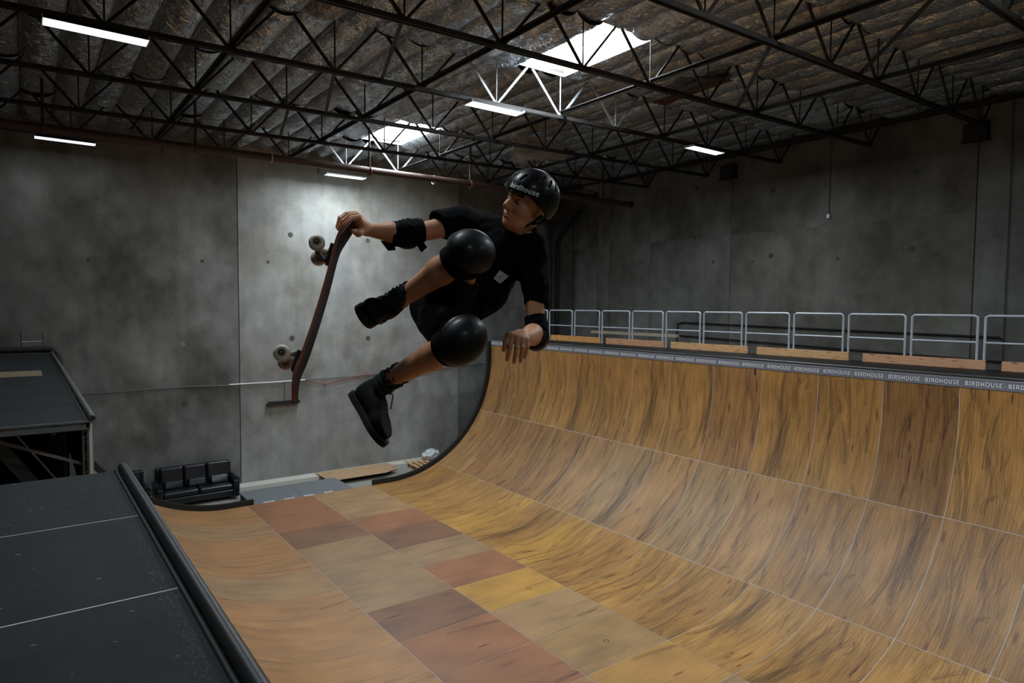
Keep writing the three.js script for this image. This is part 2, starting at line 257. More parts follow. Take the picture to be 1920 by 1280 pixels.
// ------------------------------------------------------------------ fluorescent ceiling lamps
const lampGlow = std({ color: 0xffffff, roughness: 0.5, emissive: TUBE_COLOR, emissiveIntensity: 1.6 });
const lampWhite = std({ color: 0xc9d2d4, roughness: 0.5 });
[[-3.72, 5.62, 'white fluorescent ceiling lamp at the upper left, nearest of the left pair', 0.8], [2.9, 5.72, 'white fluorescent ceiling lamp under the joist below the big skylight', 1], [9.42, 5.72, 'white fluorescent ceiling lamp near the right-hand wall', 1.3], [-3.69, -3.05, 'white fluorescent ceiling lamp high at the far left by the back wall', 0.15], [3.42, -3.0, 'white fluorescent ceiling lamp by the back wall under the far skylight', 1.7], [3.9, 13.05, 'white fluorescent ceiling lamp cut off by the top edge of the picture', 1], [-3.72, 13.05, 'white fluorescent ceiling lamp above the viewer', 1], [-3.72, 20.5, 'added white fluorescent ceiling lamp, unseen behind the viewer on the left', 0.7], [2.9, 20.5, 'added white fluorescent ceiling lamp, unseen behind the viewer on the right', 0.7]].forEach(([x, z, label, power]) => {  // last two are unseen, added to brighten the front of the skater
  const y = z < -2.5 ? 9.24 : botY(x) - 0.1;
  const o = thing('ceiling_lamp', label, 'lamp', [x, y, z], 'fluorescent ceiling lamps');
  part('housing', rbox(1.22, 0.05, 0.12, 0.012, 0, 0.055, 0), M.steel, o);
  const refl = new THREE.Shape(); refl.moveTo(-0.16, 0.0); refl.lineTo(-0.06, 0.04); refl.lineTo(0.06, 0.04); refl.lineTo(0.16, 0); refl.lineTo(0.15, 0); refl.lineTo(0.055, 0.033); refl.lineTo(-0.055, 0.033); refl.lineTo(-0.15, 0); refl.closePath();
  part('reflector', new THREE.ExtrudeGeometry(refl, { depth: 1.24, bevelEnabled: false }).translate(0, 0, -0.62).rotateY(Math.PI / 2), lampWhite, o);
  for (const s of [-1, 1]) { part('end_cap', span(s * 0.62 - 0.006, s * 0.62 + 0.006, -0.004, 0.05, -0.155, 0.155), lampWhite, o); const t = part('tube', rod(V(-0.59, 0.018, s * 0.075), V(0.59, 0.018, s * 0.075), 0.013, 10), lampGlow, o); t.castShadow = false; }
  const d = part('diffuser', span(-0.61, 0.61, 0.001, 0.004, -0.145, 0.145), lampGlow, o); d.castShadow = false;
  for (const w of [-0.05, 0.05]) part('guard_wire', rod(V(-0.6, -0.02, w), V(0.6, -0.02, w), 0.003, 5), M.steel, o);
  for (const s of [-0.45, 0.45]) part('hanger', rod(V(s, 0.07, 0), V(s, z < -2.5 ? 0.9 : 0.14, 0), 0.008, 6), M.steel, o);
  const l = new THREE.RectAreaLight(TUBE_COLOR, TUBE_POWER * power, 1.2, 0.27); l.position.set(x, y - 0.004, z); l.rotation.x = -Math.PI / 2; l.name = 'lamp_light'; scene.add(l);
});

// ------------------------------------------------------------------ pipes and fittings on the walls
{
  const o = thing('sprinkler_pipe', 'long dark red-brown sprinkler main running along the back under the joists', 'pipe', [0, 0, 0]);
  part('main', rod(V(-10.8, 8.9, -0.55), V(12.95, 8.98, -0.15), 0.095, 14), M.pipe, o);
  part('end_cap', rod(V(12.9, 8.98, -0.15), V(13.02, 8.98, -0.15), 0.12, 14), M.pipe, o);
  for (const [x, z] of [[-1.3, -0.4], [3.0, -0.32], [6.2, -0.26], [-4.2, -0.45], [11.6, -0.18]]) { part('hanger', rod(V(x, 8.95, z), V(x, roofY(x) - 0.1, z), 0.032, 8), M.pipe, o); part('clamp', new THREE.TorusGeometry(0.11, 0.022, 6, 14).rotateY(Math.PI / 2).translate(x, 8.93, z), M.rust, o); }
  for (const x of [0.4, 5.0, 9.3]) part('pipe_hook', new THREE.TorusGeometry(0.12, 0.012, 6, 14).rotateY(Math.PI / 2).translate(x, 8.94, -0.35), M.white, o);
  for (const x of [-2, 1.6, 8.2]) part('sprinkler_head', rod(V(x, 8.84, -0.36), V(x, 8.72, -0.36), 0.02, 6), M.pipe, o);
}
solo('corner_pipe', polytube([V(12.6, FY, -4.2), V(12.6, 9.0, -4.2), V(13.0, 9.5, -3.9)], 0.09, 10, 0.2), M.dark, 'dark vertical pipe in the wall corner, left of the two', 'pipe', 'corner pipes');
solo('corner_pipe', polytube([V(13.0, FY, -4.2), V(13.0, 8.0, -4.2), V(13.7, 9.2, -3.6)], 0.085, 10, 0.2), M.dark, 'dark vertical pipe in the wall corner, right of the two', 'pipe', 'corner pipes');
{
  const o = thing('wall_conduit', 'thin conduit dropping to a small metal box on the right-hand wall', 'conduit', [WX1 - 0.03, 7.96, 6.54]);
  part('conduit', rod(V(0, 0.05, 0), V(0, 2.6, 0), 0.014, 6), M.galvDull, o); part('junction_box', rbox(0.06, 0.13, 0.1, 0.012), M.galv, o);
  const q = thing('wall_conduit', 'long vertical conduit on the right-hand wall near the picture edge', 'conduit', [WX1 - 0.03, 0, 10.87]);
  part('conduit', rod(V(0, 3.5, 0), V(0, 10.2, 0), 0.014, 6), M.galvDull, q);
  const h = solo('wall_pipe', polytube([V(WX1 - 0.06, 4.1, 1.2), V(WX1 - 0.06, 4.8, 1.2), V(WX1 - 0.06, 4.66, 10.9), V(WX1 - 0.06, 4.5, 10.95)], 0.024, 8, 0.12), M.dark, 'long dark pipe along the right-hand wall, upper one seen through the rails', 'pipe', 'pipes on the right-hand wall');
  solo('wall_pipe', polytube([V(WX1 - 0.06, 4.36, 0.3), V(WX1 - 0.06, 4.07, 11.4)], 0.022, 8), M.dark, 'dark pipe along the right-hand wall, lower one just above the kick boards', 'pipe', 'pipes on the right-hand wall');
  for (const [z, y, w] of [[3.2, 9.74, 'beside the right ceiling lamp'], [10.17, 9.6, 'at the upper right']]) {
    const b = thing('beam_seat', `dark steel box at the top of a wall joint ${w}`, 'bracket', [WX1 - 0.001, y, z], 'wall brackets'); part('bracket_box', rbox(0.22, 0.4, 0.5, 0.02, -0.11, 0, 0), M.steel, b); part('bracket_lip', span(-0.26, 0, -0.24, -0.2, -0.28, 0.28), M.steel, b);
  }
  solo('timber_beam', rbox(0.14, 0.1, 3.9, 0.01, 11.9, 4.42, 1.0), std({ color: 0xb0a08a, roughness: 0.85 }), 'pale timber lying behind the far kick boards', 'timber');
}
{
  const o = thing('wall_cable', 'pale cable strung across the back wall at shoulder height of the skater’s board', 'cable', [0, 0, WZ0 + 0.04]);
  const pts = []; for (let i = 0; i <= 16; i++) { const x = -5.6 + i * 0.98; pts.push(V(x, 2.9 + 0.018 * Math.sin(i * 1.7) + (x > 2.5 ? (x - 2.5) * 0.03 : 0), 0.01 * Math.sin(i))); }
  part('cable', tube(pts, 0.016, 90, 6), M.galvDull, o);
  part('cable_sheath', tube([V(0.3, 2.905, 0.015), V(1.6, 2.9, 0.02), V(2.6, 2.915, 0.015)], 0.024, 20, 6), M.white, o);
  part('red_cord', tube([V(2.5, 2.9, 0.02), V(3.3, 2.74, 0.02), V(4.6, 2.96, 0.02), V(6.2, 2.86, 0.02), V(8.2, 3.05, 0.02)], 0.011, 60, 6), std({ color: 0x8c3a2c, roughness: 0.7 }), o, 'dull red cord sagging below the pale cable');
  for (const [x, y] of [[3.28, 2.72], [6.2, 2.84]]) part('cord_knob', new THREE.SphereGeometry(0.035, 12, 8).translate(x, y, 0.03), std({ color: 0xa03c30, roughness: 0.6 }), o);
  const s = thing('wall_shelf', 'small dark shelf hanging on the back wall below the skateboard tail', 'shelf', [1.9, 2.26, WZ0]);
  part('shelf_board', span(-0.5, 0.5, -0.06, -0.03, 0, 0.16), M.dark, s); part('shelf_lip', span(-0.5, 0.5, -0.06, 0.05, 0.15, 0.17), M.dark, s); part('wire', rod(V(0.06, 0.02, 0.02), V(0.06, 0.62, 0.03), 0.006, 6), M.dark, s);
}

// ------------------------------------------------------------------ the vert ramp
const RAD = 3.66, XR = 4.164, XL = -0.477, ZEND = -1.45, VERT = 0.53, HT = RAD + VERT, SMAX = XR + RAD * Math.PI / 2 + VERT, SMIN = XL - RAD * Math.PI / 2 - VERT;
function prof(s, off = 0) {   // profile of the half-pipe, s in metres along the surface; off = distance below the surface
  const m = s < 0.5 * (XL + XR), e = m ? XL - s : s - XR, x0 = m ? XL : XR, d = m ? -1 : 1;
  if (e <= 0) return [s, -off];
  const a = Math.min(e / RAD, Math.PI / 2), r = RAD + off, x = x0 + d * Math.sin(a) * r, y = RAD - Math.cos(a) * r;
  return [x, e > RAD * Math.PI / 2 ? y + e - RAD * Math.PI / 2 : y];
}
const ramp = thing('vert_ramp', 'large wooden half-pipe vert ramp filling the hall', 'skate ramp');
function sheet(s0, s1, z0, z1, o0, o1) {   // curved sheet with thickness from o0 to o1 below the surface
  const flat = s1 <= XR + 0.01 && s0 >= XL - 0.01, n = flat ? 1 : Math.ceil((s1 - s0) / 0.16), p = [], uv = [], ix = [], du = R() * Math.max(0, 4.7 - (s1 - s0)), dv = R() * Math.max(0, 4.7 - (z1 - z0));
  const S = []; for (let i = 0; i <= n; i++) S.push(s0 + (s1 - s0) * i / n);
  const add = (s, o, z) => { const q = prof(s, o); p.push(q[0], q[1], z); uv.push((s - s0 + du) / 4.8, (z - z0 + dv) / 4.8); return p.length / 3 - 1; };
  const strip = (a, b) => { for (let i = 0; i < a.length - 1; i++) ix.push(a[i], a[i + 1], b[i + 1], a[i], b[i + 1], b[i]); };
  strip(S.map((s) => add(s, o0, z1)), S.map((s) => add(s, o0, z0)));                                   // top
  strip(S.map((s) => add(s, o1, z1)), S.map((s) => add(s, o0, z1))); strip(S.map((s) => add(s, o0, z0)), S.map((s) => add(s, o1, z0)));
  strip([add(s0, o0, z1), add(s0, o0, z0)], [add(s0, o1, z1), add(s0, o1, z0)]); strip([add(s1, o0, z0), add(s1, o0, z1)], [add(s1, o1, z0), add(s1, o1, z1)]);
  const g = new THREE.BufferGeometry(); g.setAttribute('position', new THREE.Float32BufferAttribute(p, 3)); g.setAttribute('uv', new THREE.Float32BufferAttribute(uv, 2)); g.setIndex(ix); g.computeVertexNormals(); return g;
}
const tones = { gold: 0xcb9850, gold2: 0xc18f4c, gold3: 0xc2925a, tan: 0xc29a6c, orange: 0xc99560, grey: 0xb8946c, olive: 0xb99260, red: 0xb47c56, dark: 0x9c7154, yellow: 0xd8a450, brown: 0xb5854c, umber: 0xa17440 };
const rideMat = {}, flatMat = {};
for (const k in tones) { rideMat[k] = std({ color: tones[k], map: woodRide, roughness: 0.5, bumpMap: woodRide, bumpScale: 0.0016 }); flatMat[k] = std({ color: tones[k], map: woodFlat, roughness: 0.5, bumpMap: woodFlat, bumpScale: 0.001 }); }
const SB = [SMIN, -4.6, -2.3, 0, 1.751, 3.52, 5.81, 8.09, SMAX - 0.16];
const AB = { '-1': 'red', 0: 'red', 1: 'dark', 2: 'grey', 3: 'grey', 4: 'grey', 5: 'dark', 6: 'red', 7: 'red', 8: 'orange' }, BC = { '-1': 'tan', 0: 'tan', 1: 'red', 2: 'dark', 3: 'grey', 4: 'red', 5: 'yellow', 6: 'tan', 7: 'olive', 8: 'gold' };
const GAP0 = 9.12, GAP1 = 11.5;   // the left wall of the ramp is cut away here
for (let k = -1; k < 16; k++) for (let c = 0; c < 8; c++) {
  const z0 = k === -1 ? ZEND : k * 1.2192, z1 = (k + 1) * 1.2192, g = 0.005;
  const flat = c === 3 || c === 4, left = c < 3;
  const tone = c === 3 ? AB[k] || 'orange' : c === 4 ? BC[k] || 'tan' : left ? ['orange', 'tan', 'orange', 'orange'][Math.floor(R() * 4)] : c === 7 && k === 9 ? 'umber' : { 5: ['gold', 'gold', 'gold2', 'yellow'], 6: ['gold3', 'brown', 'olive', 'gold3'], 7: ['gold2', 'gold', 'brown', 'gold2'] }[c][Math.floor(R() * 4)];
  const runs = c > 0 || z1 <= GAP0 || z0 >= GAP1 ? [[z0, z1]] : [[z0, Math.min(z1, GAP0)], [Math.max(z0, GAP1), z1]].filter(([a, b]) => b - a > 0.1);
  for (const [a, b] of runs) part('ramp_panel', sheet(SB[c] + g, SB[c + 1] - g, a + g, b - g, 0, 0.005), flat || left ? flatMat[tone] : rideMat[tone], ramp);
}
for (const [a, b, z0, z1] of [[SB[1], SMAX, ZEND, 16 * 1.2192], [SMIN, SB[1], ZEND, GAP0], [SMIN, SB[1], GAP1, 16 * 1.2192]]) {
  part('joint_bed', sheet(a, b, z0, z1, 0.0036, 0.03), M.seam, ramp, 'pale joint lines between the ramp sheets');
  part('backing', sheet(a, b, z0, z1, 0.031, 0.05), std({ color: 0x4a3a2a, roughness: 0.9 }), ramp);
}
for (const [c, k, s, z] of [[4, 5, 2.9, 6.95], [4, 7, 2.7, 9.2]]) part('ring_mark', new THREE.RingGeometry(0.035, 0.05, 20).rotateX(-Math.PI / 2).translate(s, 0.0006, z), std({ color: 0x5a2c24, roughness: 0.7 }), ramp, 'small dark ring stamped on the sheet');
// dark edging rail around the far end of the ramp, standing above the surface
function edging(s0, s1) {
  const n = 40, ring = [], p = [], ix = [];
  for (let i = 0; i <= n; i++) { const s = s0 + (s1 - s0) * i / n, a = prof(s, -0.13), b = prof(s, 0.12); for (const [q, z] of [[a, ZEND - 0.11], [a, ZEND - 0.005], [b, ZEND - 0.005], [b, ZEND - 0.11]]) p.push(q[0], q[1], z); }
  for (let i = 0; i < n; i++) for (let k = 0; k < 4; k++) { const a = i * 4 + k, b = i * 4 + (k + 1) % 4, c = a + 4, d = b + 4; ix.push(a, b, d, a, d, c); }
  ix.push(0, 2, 1, 0, 3, 2); const e = n * 4; ix.push(e, e + 1, e + 2, e, e + 2, e + 3);
  const g = new THREE.BufferGeometry(); g.setAttribute('position', new THREE.Float32BufferAttribute(p, 3)); g.setIndex(ix); const f = g.toNonIndexed(); f.computeVertexNormals(); f.setAttribute('uv', new THREE.Float32BufferAttribute(new Float32Array(f.attributes.position.count * 2), 2)); return f;
}
part('edge_rail', edging(3.6, SMAX - 0.03), M.rubber, ramp, 'black edging up the right end of the ramp'); part('edge_rail', edging(SMIN + 0.03, 0.18), M.rubber, ramp, 'black edging up the left end of the ramp');
// right coping, printed strip and deck
const XC = XR + RAD, DY = HT, RZ1 = 16 * 1.2192;
part('coping', rod(V(XC + 0.02, DY + 0.025, ZEND), V(XC + 0.02, DY + 0.025, RZ1), 0.03, 14), M.coping, ramp, 'dark steel coping pipe along the right lip');
const stripTex = (() => {
  const c = document.createElement('canvas'); c.width = 1024; c.height = 128; const x = c.getContext('2d'), r = rng(33);
  x.fillStyle = '#6c7078'; x.fillRect(0, 0, 1024, 128);
  for (let i = 0; i < 9000; i++) { x.fillStyle = r() < 0.55 ? `rgba(30,32,38,${0.15 + r() * 0.4})` : `rgba(190,196,205,${0.1 + r() * 0.35})`; x.fillRect(r() * 1024, r() * 128, 2 + r() * 5, 2 + r() * 3); }
  x.font = 'bold 92px sans-serif'; x.textBaseline = 'middle';
  for (let k = 0; k < 2; k++) { const w = x.measureText('BIRDHOUSE').width; x.save(); x.translate(k * 512 + 256, 60); x.scale(452 / w, 1); x.lineWidth = 12; x.strokeStyle = 'rgba(28,30,36,0.85)'; x.strokeText('BIRDHOUSE', -w / 2, 0); x.fillStyle = '#d3d7dc'; x.fillText('BIRDHOUSE', -w / 2, 0); x.restore(); }
  for (let i = 0; i < 500; i++) { x.fillStyle = `rgba(60,62,70,${0.2 + r() * 0.5})`; x.fillRect(r() * 1024, r() * 128, 2 + r() * 6, 1 + r() * 2); }
  const t = new THREE.CanvasTexture(c); t.colorSpace = THREE.SRGBColorSpace; t.wrapS = THREE.RepeatWrapping; return t;
})();
{
  const g = new THREE.PlaneGeometry(RZ1 - ZEND, 0.145).rotateY(-Math.PI / 2), uv = g.attributes.uv, p = g.attributes.position;
  g.translate(XC - 0.008, DY - 0.093, (RZ1 + ZEND) / 2);
  for (let i = 0; i < uv.count; i++) uv.setX(i, (p.getZ(i) - 8.62) / 1.2);
  const back = part('lip_strip', span(XC - 0.0075, XC + 0.02, DY - 0.166, DY - 0.01, ZEND, RZ1), std({ color: 0x55585f, roughness: 0.6 }), ramp, 'grey speckled strip under the coping printed BIRDHOUSE over and over');
  part('strip_print', g, std({ map: stripTex, roughness: 0.55 }), back);
}
part('seam_marker', span(XC - 0.012, XC - 0.004, DY - 0.3, DY - 0.15, 8.36, 8.39), M.dark, ramp);
const DX1 = 9.86, dmat = phys({ color: 0xd8d2cc, map: deckB, roughness: 0.55, specularIntensity: 0.5 });
const deckSeams = [ZEND, 1.0, 3.4, 5.84, 8.28, 10.3, 11.52, 13.96, 16.4, RZ1];
for (let i = 0; i < deckSeams.length - 1; i++) { const g = span(XC + 0.045, DX1, DY - 0.012, DY + 0.004, deckSeams[i] + 0.004, deckSeams[i + 1] - 0.004); const p = g.attributes.position, uv = g.attributes.uv; for (let k = 0; k < p.count; k++) uv.setXY(k, p.getX(k) / 2.4, p.getZ(k) / 2.4 + i * 0.3); part('deck_panel', g, dmat, ramp); }
part('deck_frame', span(XC + 0.04, DX1, DY - 0.2, DY - 0.013, ZEND, RZ1), M.pine, ramp);
for (let z = ZEND + 0.1; z < RZ1; z += 2.44) part('deck_post', span(DX1 - 0.14, DX1 - 0.05, FY, DY - 0.2, z - 0.045, z + 0.045), M.pine, ramp);

// guard rails and kick boards at the back of the right deck
{
  const RX = 9.72, w = 1.14, step = 1.262, z00 = -1.98, N = 12;
  const ordn = ['first', 'second', 'third', 'fourth', 'fifth', 'sixth', 'seventh', 'eighth', 'ninth', 'tenth', 'eleventh', 'twelfth', 'thirteenth'];
  const proto = {}, H = 1.0;
  const gFrame = polytube([V(0, 0, 0), V(0, H, 0), V(0, H, w), V(0, 0, w)], 0.024, 10, 0.05), gMid = rod(V(0, 0.5, 0), V(0, 0.5, w), 0.02, 10);
  for (let i = 0; i < N + 1; i++) {
    const z = z00 + i * step;
    const o = thing('guard_rail', i === 0 ? 'galvanised guard rail frame farthest back, seen between shirt and forearm' : `galvanised tubular guard rail frame on the right deck, ${ordn[i]} from the far end`, 'railing', [RX, DY + 0.006, z], 'guard rail frames');
    part('frame_tube', gFrame, M.galv, o); part('mid_rail', gMid, M.galv, o);
    for (const s of [0.0, w]) part('foot_socket', new THREE.CylinderGeometry(0.028, 0.03, 0.08, 10).translate(0, 0.04, s), M.galv, o);
  }
  const grain = (seed, col) => { const t = texture(512, 64, (u, v) => { const g = n2(u * 4 + seed, v * 14 + n2(u * 2, seed) * 2), f = n2b(u * 10, v * 40 + seed), k = smooth(0.6, 0.8, n2(u * 7 + seed * 3, v * 2)); return [col[0] + 16 * g + 8 * f - 40 * k, col[1] + 15 * g + 8 * f - 44 * k, col[2] + 12 * g + 6 * f - 36 * k]; }); return std({ map: t, roughness: 0.8 }); };
  const pines = [grain(1, [206, 150, 84]), grain(2, [196, 148, 112]), grain(3, [205, 160, 112])];
  [[-0.58, 1.78, 'knotty orange pine kick board, farthest of the row', 0], [2.04, 4.3, 'reddish kick board, second from the far end of the deck', 1], [4.55, 6.95, 'pale tan kick board, third from the far end of the deck', 2], [7.2, 9.42, 'pale tan kick board, fourth from the far end of the deck', 2], [9.72, 11.95, 'two-tone brown kick board below the two nearest whole rails', 1], [12.2, 14.5, 'kick board cut off by the right edge of the picture', 1]].forEach(([a, b, label, k]) => solo('kick_board', rbox(0.038, 0.18, b - a, 0.006, RX - 0.05, DY + 0.095, (a + b) / 2), pines[k], label, 'board', 'timber kick boards'));
}
// ------------------------------------------------------------------ left side: near deck, gap, far platform
const LX = -4.137;
{
  const o = thing('near_deck', 'black scratched ramp deck in the left foreground with pale panel joints', 'deck', [0, 0, 0]);
  const zs = [11.5, 12.64, 13.74, 14.86, 15.98, 17.1, 18.3, 19.5], x0 = -7.2, m = phys({ map: deckA, roughness: 0.6, specularIntensity: 0.3 });
  for (let i = 0; i < zs.length - 1; i++) { const g = span(x0, LX - 0.045, DY - 0.012, DY + 0.003, zs[i] + 0.006, zs[i + 1] - 0.006); const p = g.attributes.position, uv = g.attributes.uv; for (let k = 0; k < p.count; k++) uv.setXY(k, p.getX(k) / 1.9 + i * 0.31, (p.getZ(k) - zs[i]) / 1.9 + i * 0.43); part('deck_panel', g, m, o); }
  part('joint_bed', span(x0, LX - 0.045, DY - 0.03, DY + 0.0018, zs[0], 19.5), M.seam, o, 'pale joint lines between the deck panels');
  part('deck_frame', span(x0, LX - 0.04, DY - 0.22, DY - 0.031, zs[0], 19.5), std({ color: 0x1c1a18, roughness: 0.9 }), o);
  part('coping', rod(V(LX, DY + 0.02, zs[0] - 0.01), V(LX, DY + 0.02, 19.5), 0.03, 16), M.coping, o, 'worn dark steel coping pipe'); part('coping_channel', rod(V(LX - 0.042, DY - 0.002, zs[0]), V(LX - 0.042, DY - 0.002, 19.5), 0.014, 8), M.rubber, o);
  // worn, scraped line where boards are set down beside the coping
  const r = rng(77), sc = [];
  for (let i = 0; i < 900; i++) { const z = 11.6 + r() * 4.6, x = LX - 0.108 + 0.012 * Math.sin(z * 2) + (r() + r() + r() + r() - 2) * 0.034, L = 0.003 + r() * r() * 0.03; sc.push(new THREE.PlaneGeometry(0.0008 + r() * 0.0018, L).rotateX(-Math.PI / 2).rotateY((r() - 0.5) * 1.2).translate(x, DY + 0.0036, z)); }
  const w = part('scrapes', join(sc), std({ color: 0x454f54, roughness: 0.8 }), o, 'line of pale scrapes beside the coping'); w.userData.kind = 'stuff';
  for (let z = 11.7; z < 19.5; z += 2.4) for (const x of [-4.5, -7.0]) part('deck_post', span(x - 0.05, x + 0.05, FY, DY - 0.2, z - 0.05, z + 0.05), M.pine, o);
}
{
  const o = thing('far_platform', 'dark ramp platform on a steel scaffold beyond the gap, at the far left', 'platform', [0, 0, 0]);
  const zs = [ZEND, 3.1, 4.19, 5.4, 6.72, 7.87, 9.1], x0 = -7.2;
  const tan = std({ color: 0x9a8a68, roughness: 0.8, map: woodFlat }), m = phys({ color: 0xffffff, map: deckB, roughness: 0.6, specularIntensity: 0.35 }), gap = std({ color: 0x77736c, roughness: 0.8 });
  for (let i = 0; i < zs.length - 1; i++) { const g = span(x0, LX - 0.05, DY - 0.012, DY + 0.003, zs[i] + 0.008, zs[i + 1] - 0.008); const p = g.attributes.position, uv = g.attributes.uv; for (let k = 0; k < p.count; k++) uv.setXY(k, p.getX(k) / 2.2 + i * 0.3, p.getZ(k) / 2.2 + i * 0.21); part('deck_panel', g, m, o); }
  part('bare_board', span(-7.2, -4.42, DY + 0.0032, DY + 0.005, 3.15, 4.15), tan, o, 'worn tan strip of bare wood across the platform');
  part('joint_bed', span(x0, LX - 0.05, DY - 0.03, DY - 0.002, ZEND, 9.1), gap, o);
  part('coping', rod(V(LX, DY + 0.02, ZEND), V(LX, DY + 0.02, 9.14), 0.03, 16), M.galvDull, o, 'hollow steel coping pipe'); part('pipe_mouth', new THREE.CylinderGeometry(0.024, 0.024, 0.01, 16).rotateX(Math.PI / 2).translate(LX, DY + 0.02, 9.142), M.dark, o);
  part('edge_channel', join([span(x0, LX - 0.02, DY - 0.07, DY - 0.001, 9.08, 9.12), span(x0, LX - 0.02, DY - 0.02, DY - 0.004, 9.12, 9.135), span(x0, LX - 0.02, DY - 0.085, DY - 0.07, 9.06, 9.14)]), M.galvDull, o, 'grey steel channel along the near edge');
  for (const x of [-4.83, -4.21]) part('rust_patch', rbox(0.05, 0.02, 0.003, 0.001, x, DY - 0.035, 9.1215), M.rust, o);
  part('slot', span(-4.46, -4.38, DY - 0.036, DY - 0.03, 9.119, 9.1225), M.dark, o);
  part('added_dark_panel', span(-7.2, -4.3, FY, DY - 0.05, ZEND, ZEND + 0.02), M.dark, o); part('added_dark_panel', span(-7.22, -7.2, FY, DY - 0.05, ZEND, 9.0), M.dark, o);  // unseen sheets added to keep the space under the platform dark
  // truss post under the corner
  for (const x of [LX - 0.075, LX - 0.005]) part('truss_upright', rod(V(x, FY, 9.08), V(x, DY - 0.08, 9.08), 0.013, 8), M.galvDull, o);
  for (let k = 0; k < 26; k++) { const y = DY - 0.1 - k * 0.085; part('truss_lacing', rod(V(LX - (k % 2 ? 0.075 : 0.005), y, 9.08), V(LX - (k % 2 ? 0.005 : 0.075), y - 0.085, 9.08), 0.007, 6), M.galvDull, o); }
  part('truss_plate', span(LX - 0.085, LX + 0.005, DY - 0.11, DY - 0.06, 9.07, 9.1), M.galvDull, o);
  // braces and joists in the dark below
  const br = (a, b, w, mat, n = 'brace') => part(n, bar(a, b, w, 0.03), mat, o);
  br(V(-4.9, 4.06, 9.0), V(-4.18, 3.72, 8.9), 0.03, std({ color: 0x6b625a, roughness: 0.8 }));
  br(V(-4.95, 4.0, 8.3), V(-4.5, 3.3, 8.3), 0.12, M.galvDull); br(V(-4.72, 4.02, 8.6), V(-4.42, 3.55, 8.6), 0.014, M.galv);
  for (const z of [7.8, 6.6, 5.2, 3.6, 1.6, 0]) { part('joist', span(-7.1, LX - 0.06, DY - 0.17, DY - 0.04, z - 0.025, z + 0.025), std({ color: 0x2a241f, roughness: 0.9 }), o); for (const x of [-4.3, -5.6, -7.0]) part('post', rod(V(x, FY, z), V(x, DY - 0.1, z), 0.03, 8), M.galvDull, o); }
  for (const [a, b, c] of [[-4.52, 4.05, -4.44], [-4.44, 3.98, -4.4]]) part('splice_plate', span(a, c, b - 0.05, b, 8.2, 8.24), M.galv, o);
  // padded black bumper around the far end
  part('end_bumper', polytube([V(-7.2, DY + 0.08, ZEND - 0.08), V(-4.06, DY + 0.085, ZEND - 0.08), V(-3.99, DY - 0.28, ZEND - 0.08)], 0.075, 12, 0.12), M.rubber, o, 'rounded black bumper round the far end');
  const l = thing('ladder', 'small ladder top standing up behind the far platform', 'ladder', [-4.47, FY, ZEND - 0.32]);
  for (const x of [-0.2, 0.2]) part('stile', rod(V(x, 0, 0), V(x, 4.97, 0), 0.018, 8), M.galvDull, l);
  for (let y = 0.3; y < 4.9; y += 0.37) part('rung', rod(V(-0.2, y, 0), V(0.2, y, 0), 0.014, 8), M.galv, l);
}

// ------------------------------------------------------------------ things on the floor behind the ramp
function cushion(w, h, d, r, puff = 0.02, wr = 0.006, seed = 0) {   // rounded, puffed and creased cushion
  const g = mergeVertices(new RoundedBoxGeometry(w, h, d, 7, r)), p = g.attributes.position;
  for (let i = 0; i < p.count; i++) { const x = p.getX(i), y = p.getY(i), z = p.getZ(i), nx = 2 * x / w, ny = 2 * y / h, nz = 2 * z / d; const b = puff * (1 - nx * nx) * (1 - (h < d ? nz * nz : ny * ny)); const c = wr * n3(x * 9 + seed, y * 9, z * 9) + wr * 0.7 * n3(x * 26 + seed, y * 6, z * 20); if (h < d) p.setY(i, y + Math.sign(y) * b + c); else p.setZ(i, z + Math.sign(z) * b + c); }
  g.computeVertexNormals(); return g;
}
function subdivBox(w, h, d, x, y, z, seed, wr = 0.004) { const g = mergeVertices(new RoundedBoxGeometry(w, h, d, 6, 0.045)), p = g.attributes.position; for (let i = 0; i < p.count; i++) p.setXYZ(i, p.getX(i) + wr * n3(p.getX(i) * 12 + seed, p.getY(i) * 12, p.getZ(i) * 12), p.getY(i), p.getZ(i)); g.computeVertexNormals(); return g.translate(x, y, z); }
function sofa(pos, label) {
  const o = thing('sofa', label, 'sofa', pos, 'black leather sofas');
  part('base', subdivBox(1.84, 0.2, 0.8, 0, 0.2, 0, 1), M.leather, o);
  for (const x of [-0.85, 0.85]) for (const z of [-0.33, 0.33]) part('foot', new THREE.CylinderGeometry(0.03, 0.025, 0.1, 8).translate(x, 0.05, z), M.dark, o);
  for (const s of [-1, 1]) { part('arm', subdivBox(0.17, 0.5, 0.86, s * 0.99, 0.33, 0.0, s, 0.006), M.leather, o); part('arm_roll', rod(V(s * 0.99, 0.58, -0.42), V(s * 0.99, 0.58, 0.42), 0.09, 16), M.leather, o); }
  part('back', subdivBox(2.0, 0.62, 0.18, 0, 0.7, -0.36, 3), M.leather, o);
  for (const s of [-1, 1]) part('seat_cushion', cushion(0.9, 0.16, 0.66, 0.06, 0.025, 0.004, s * 5).translate(s * 0.455, 0.38, 0.08), M.leather, o);
  for (const k of [-1, 0, 1]) { part('back_cushion', cushion(0.6, 0.6, 0.2, 0.07, 0.03, 0.007, k * 3).rotateX(-0.16).translate(k * 0.605, 0.74, -0.2), M.leather, o); part('lumbar_pillow', cushion(0.5, 0.24, 0.14, 0.06, 0.035, 0.012, k * 9 + 2).rotateX(-0.3).translate(k * 0.6 + 0.02, 0.56, -0.02), M.leather, o); }
  return o;
}
sofa([-0.78, FY, -3.72], 'black leather three-seat sofa in full view against the back wall');
sofa([-3.05, FY, -3.78], 'black leather sofa half hidden by the near deck, left of the full one');
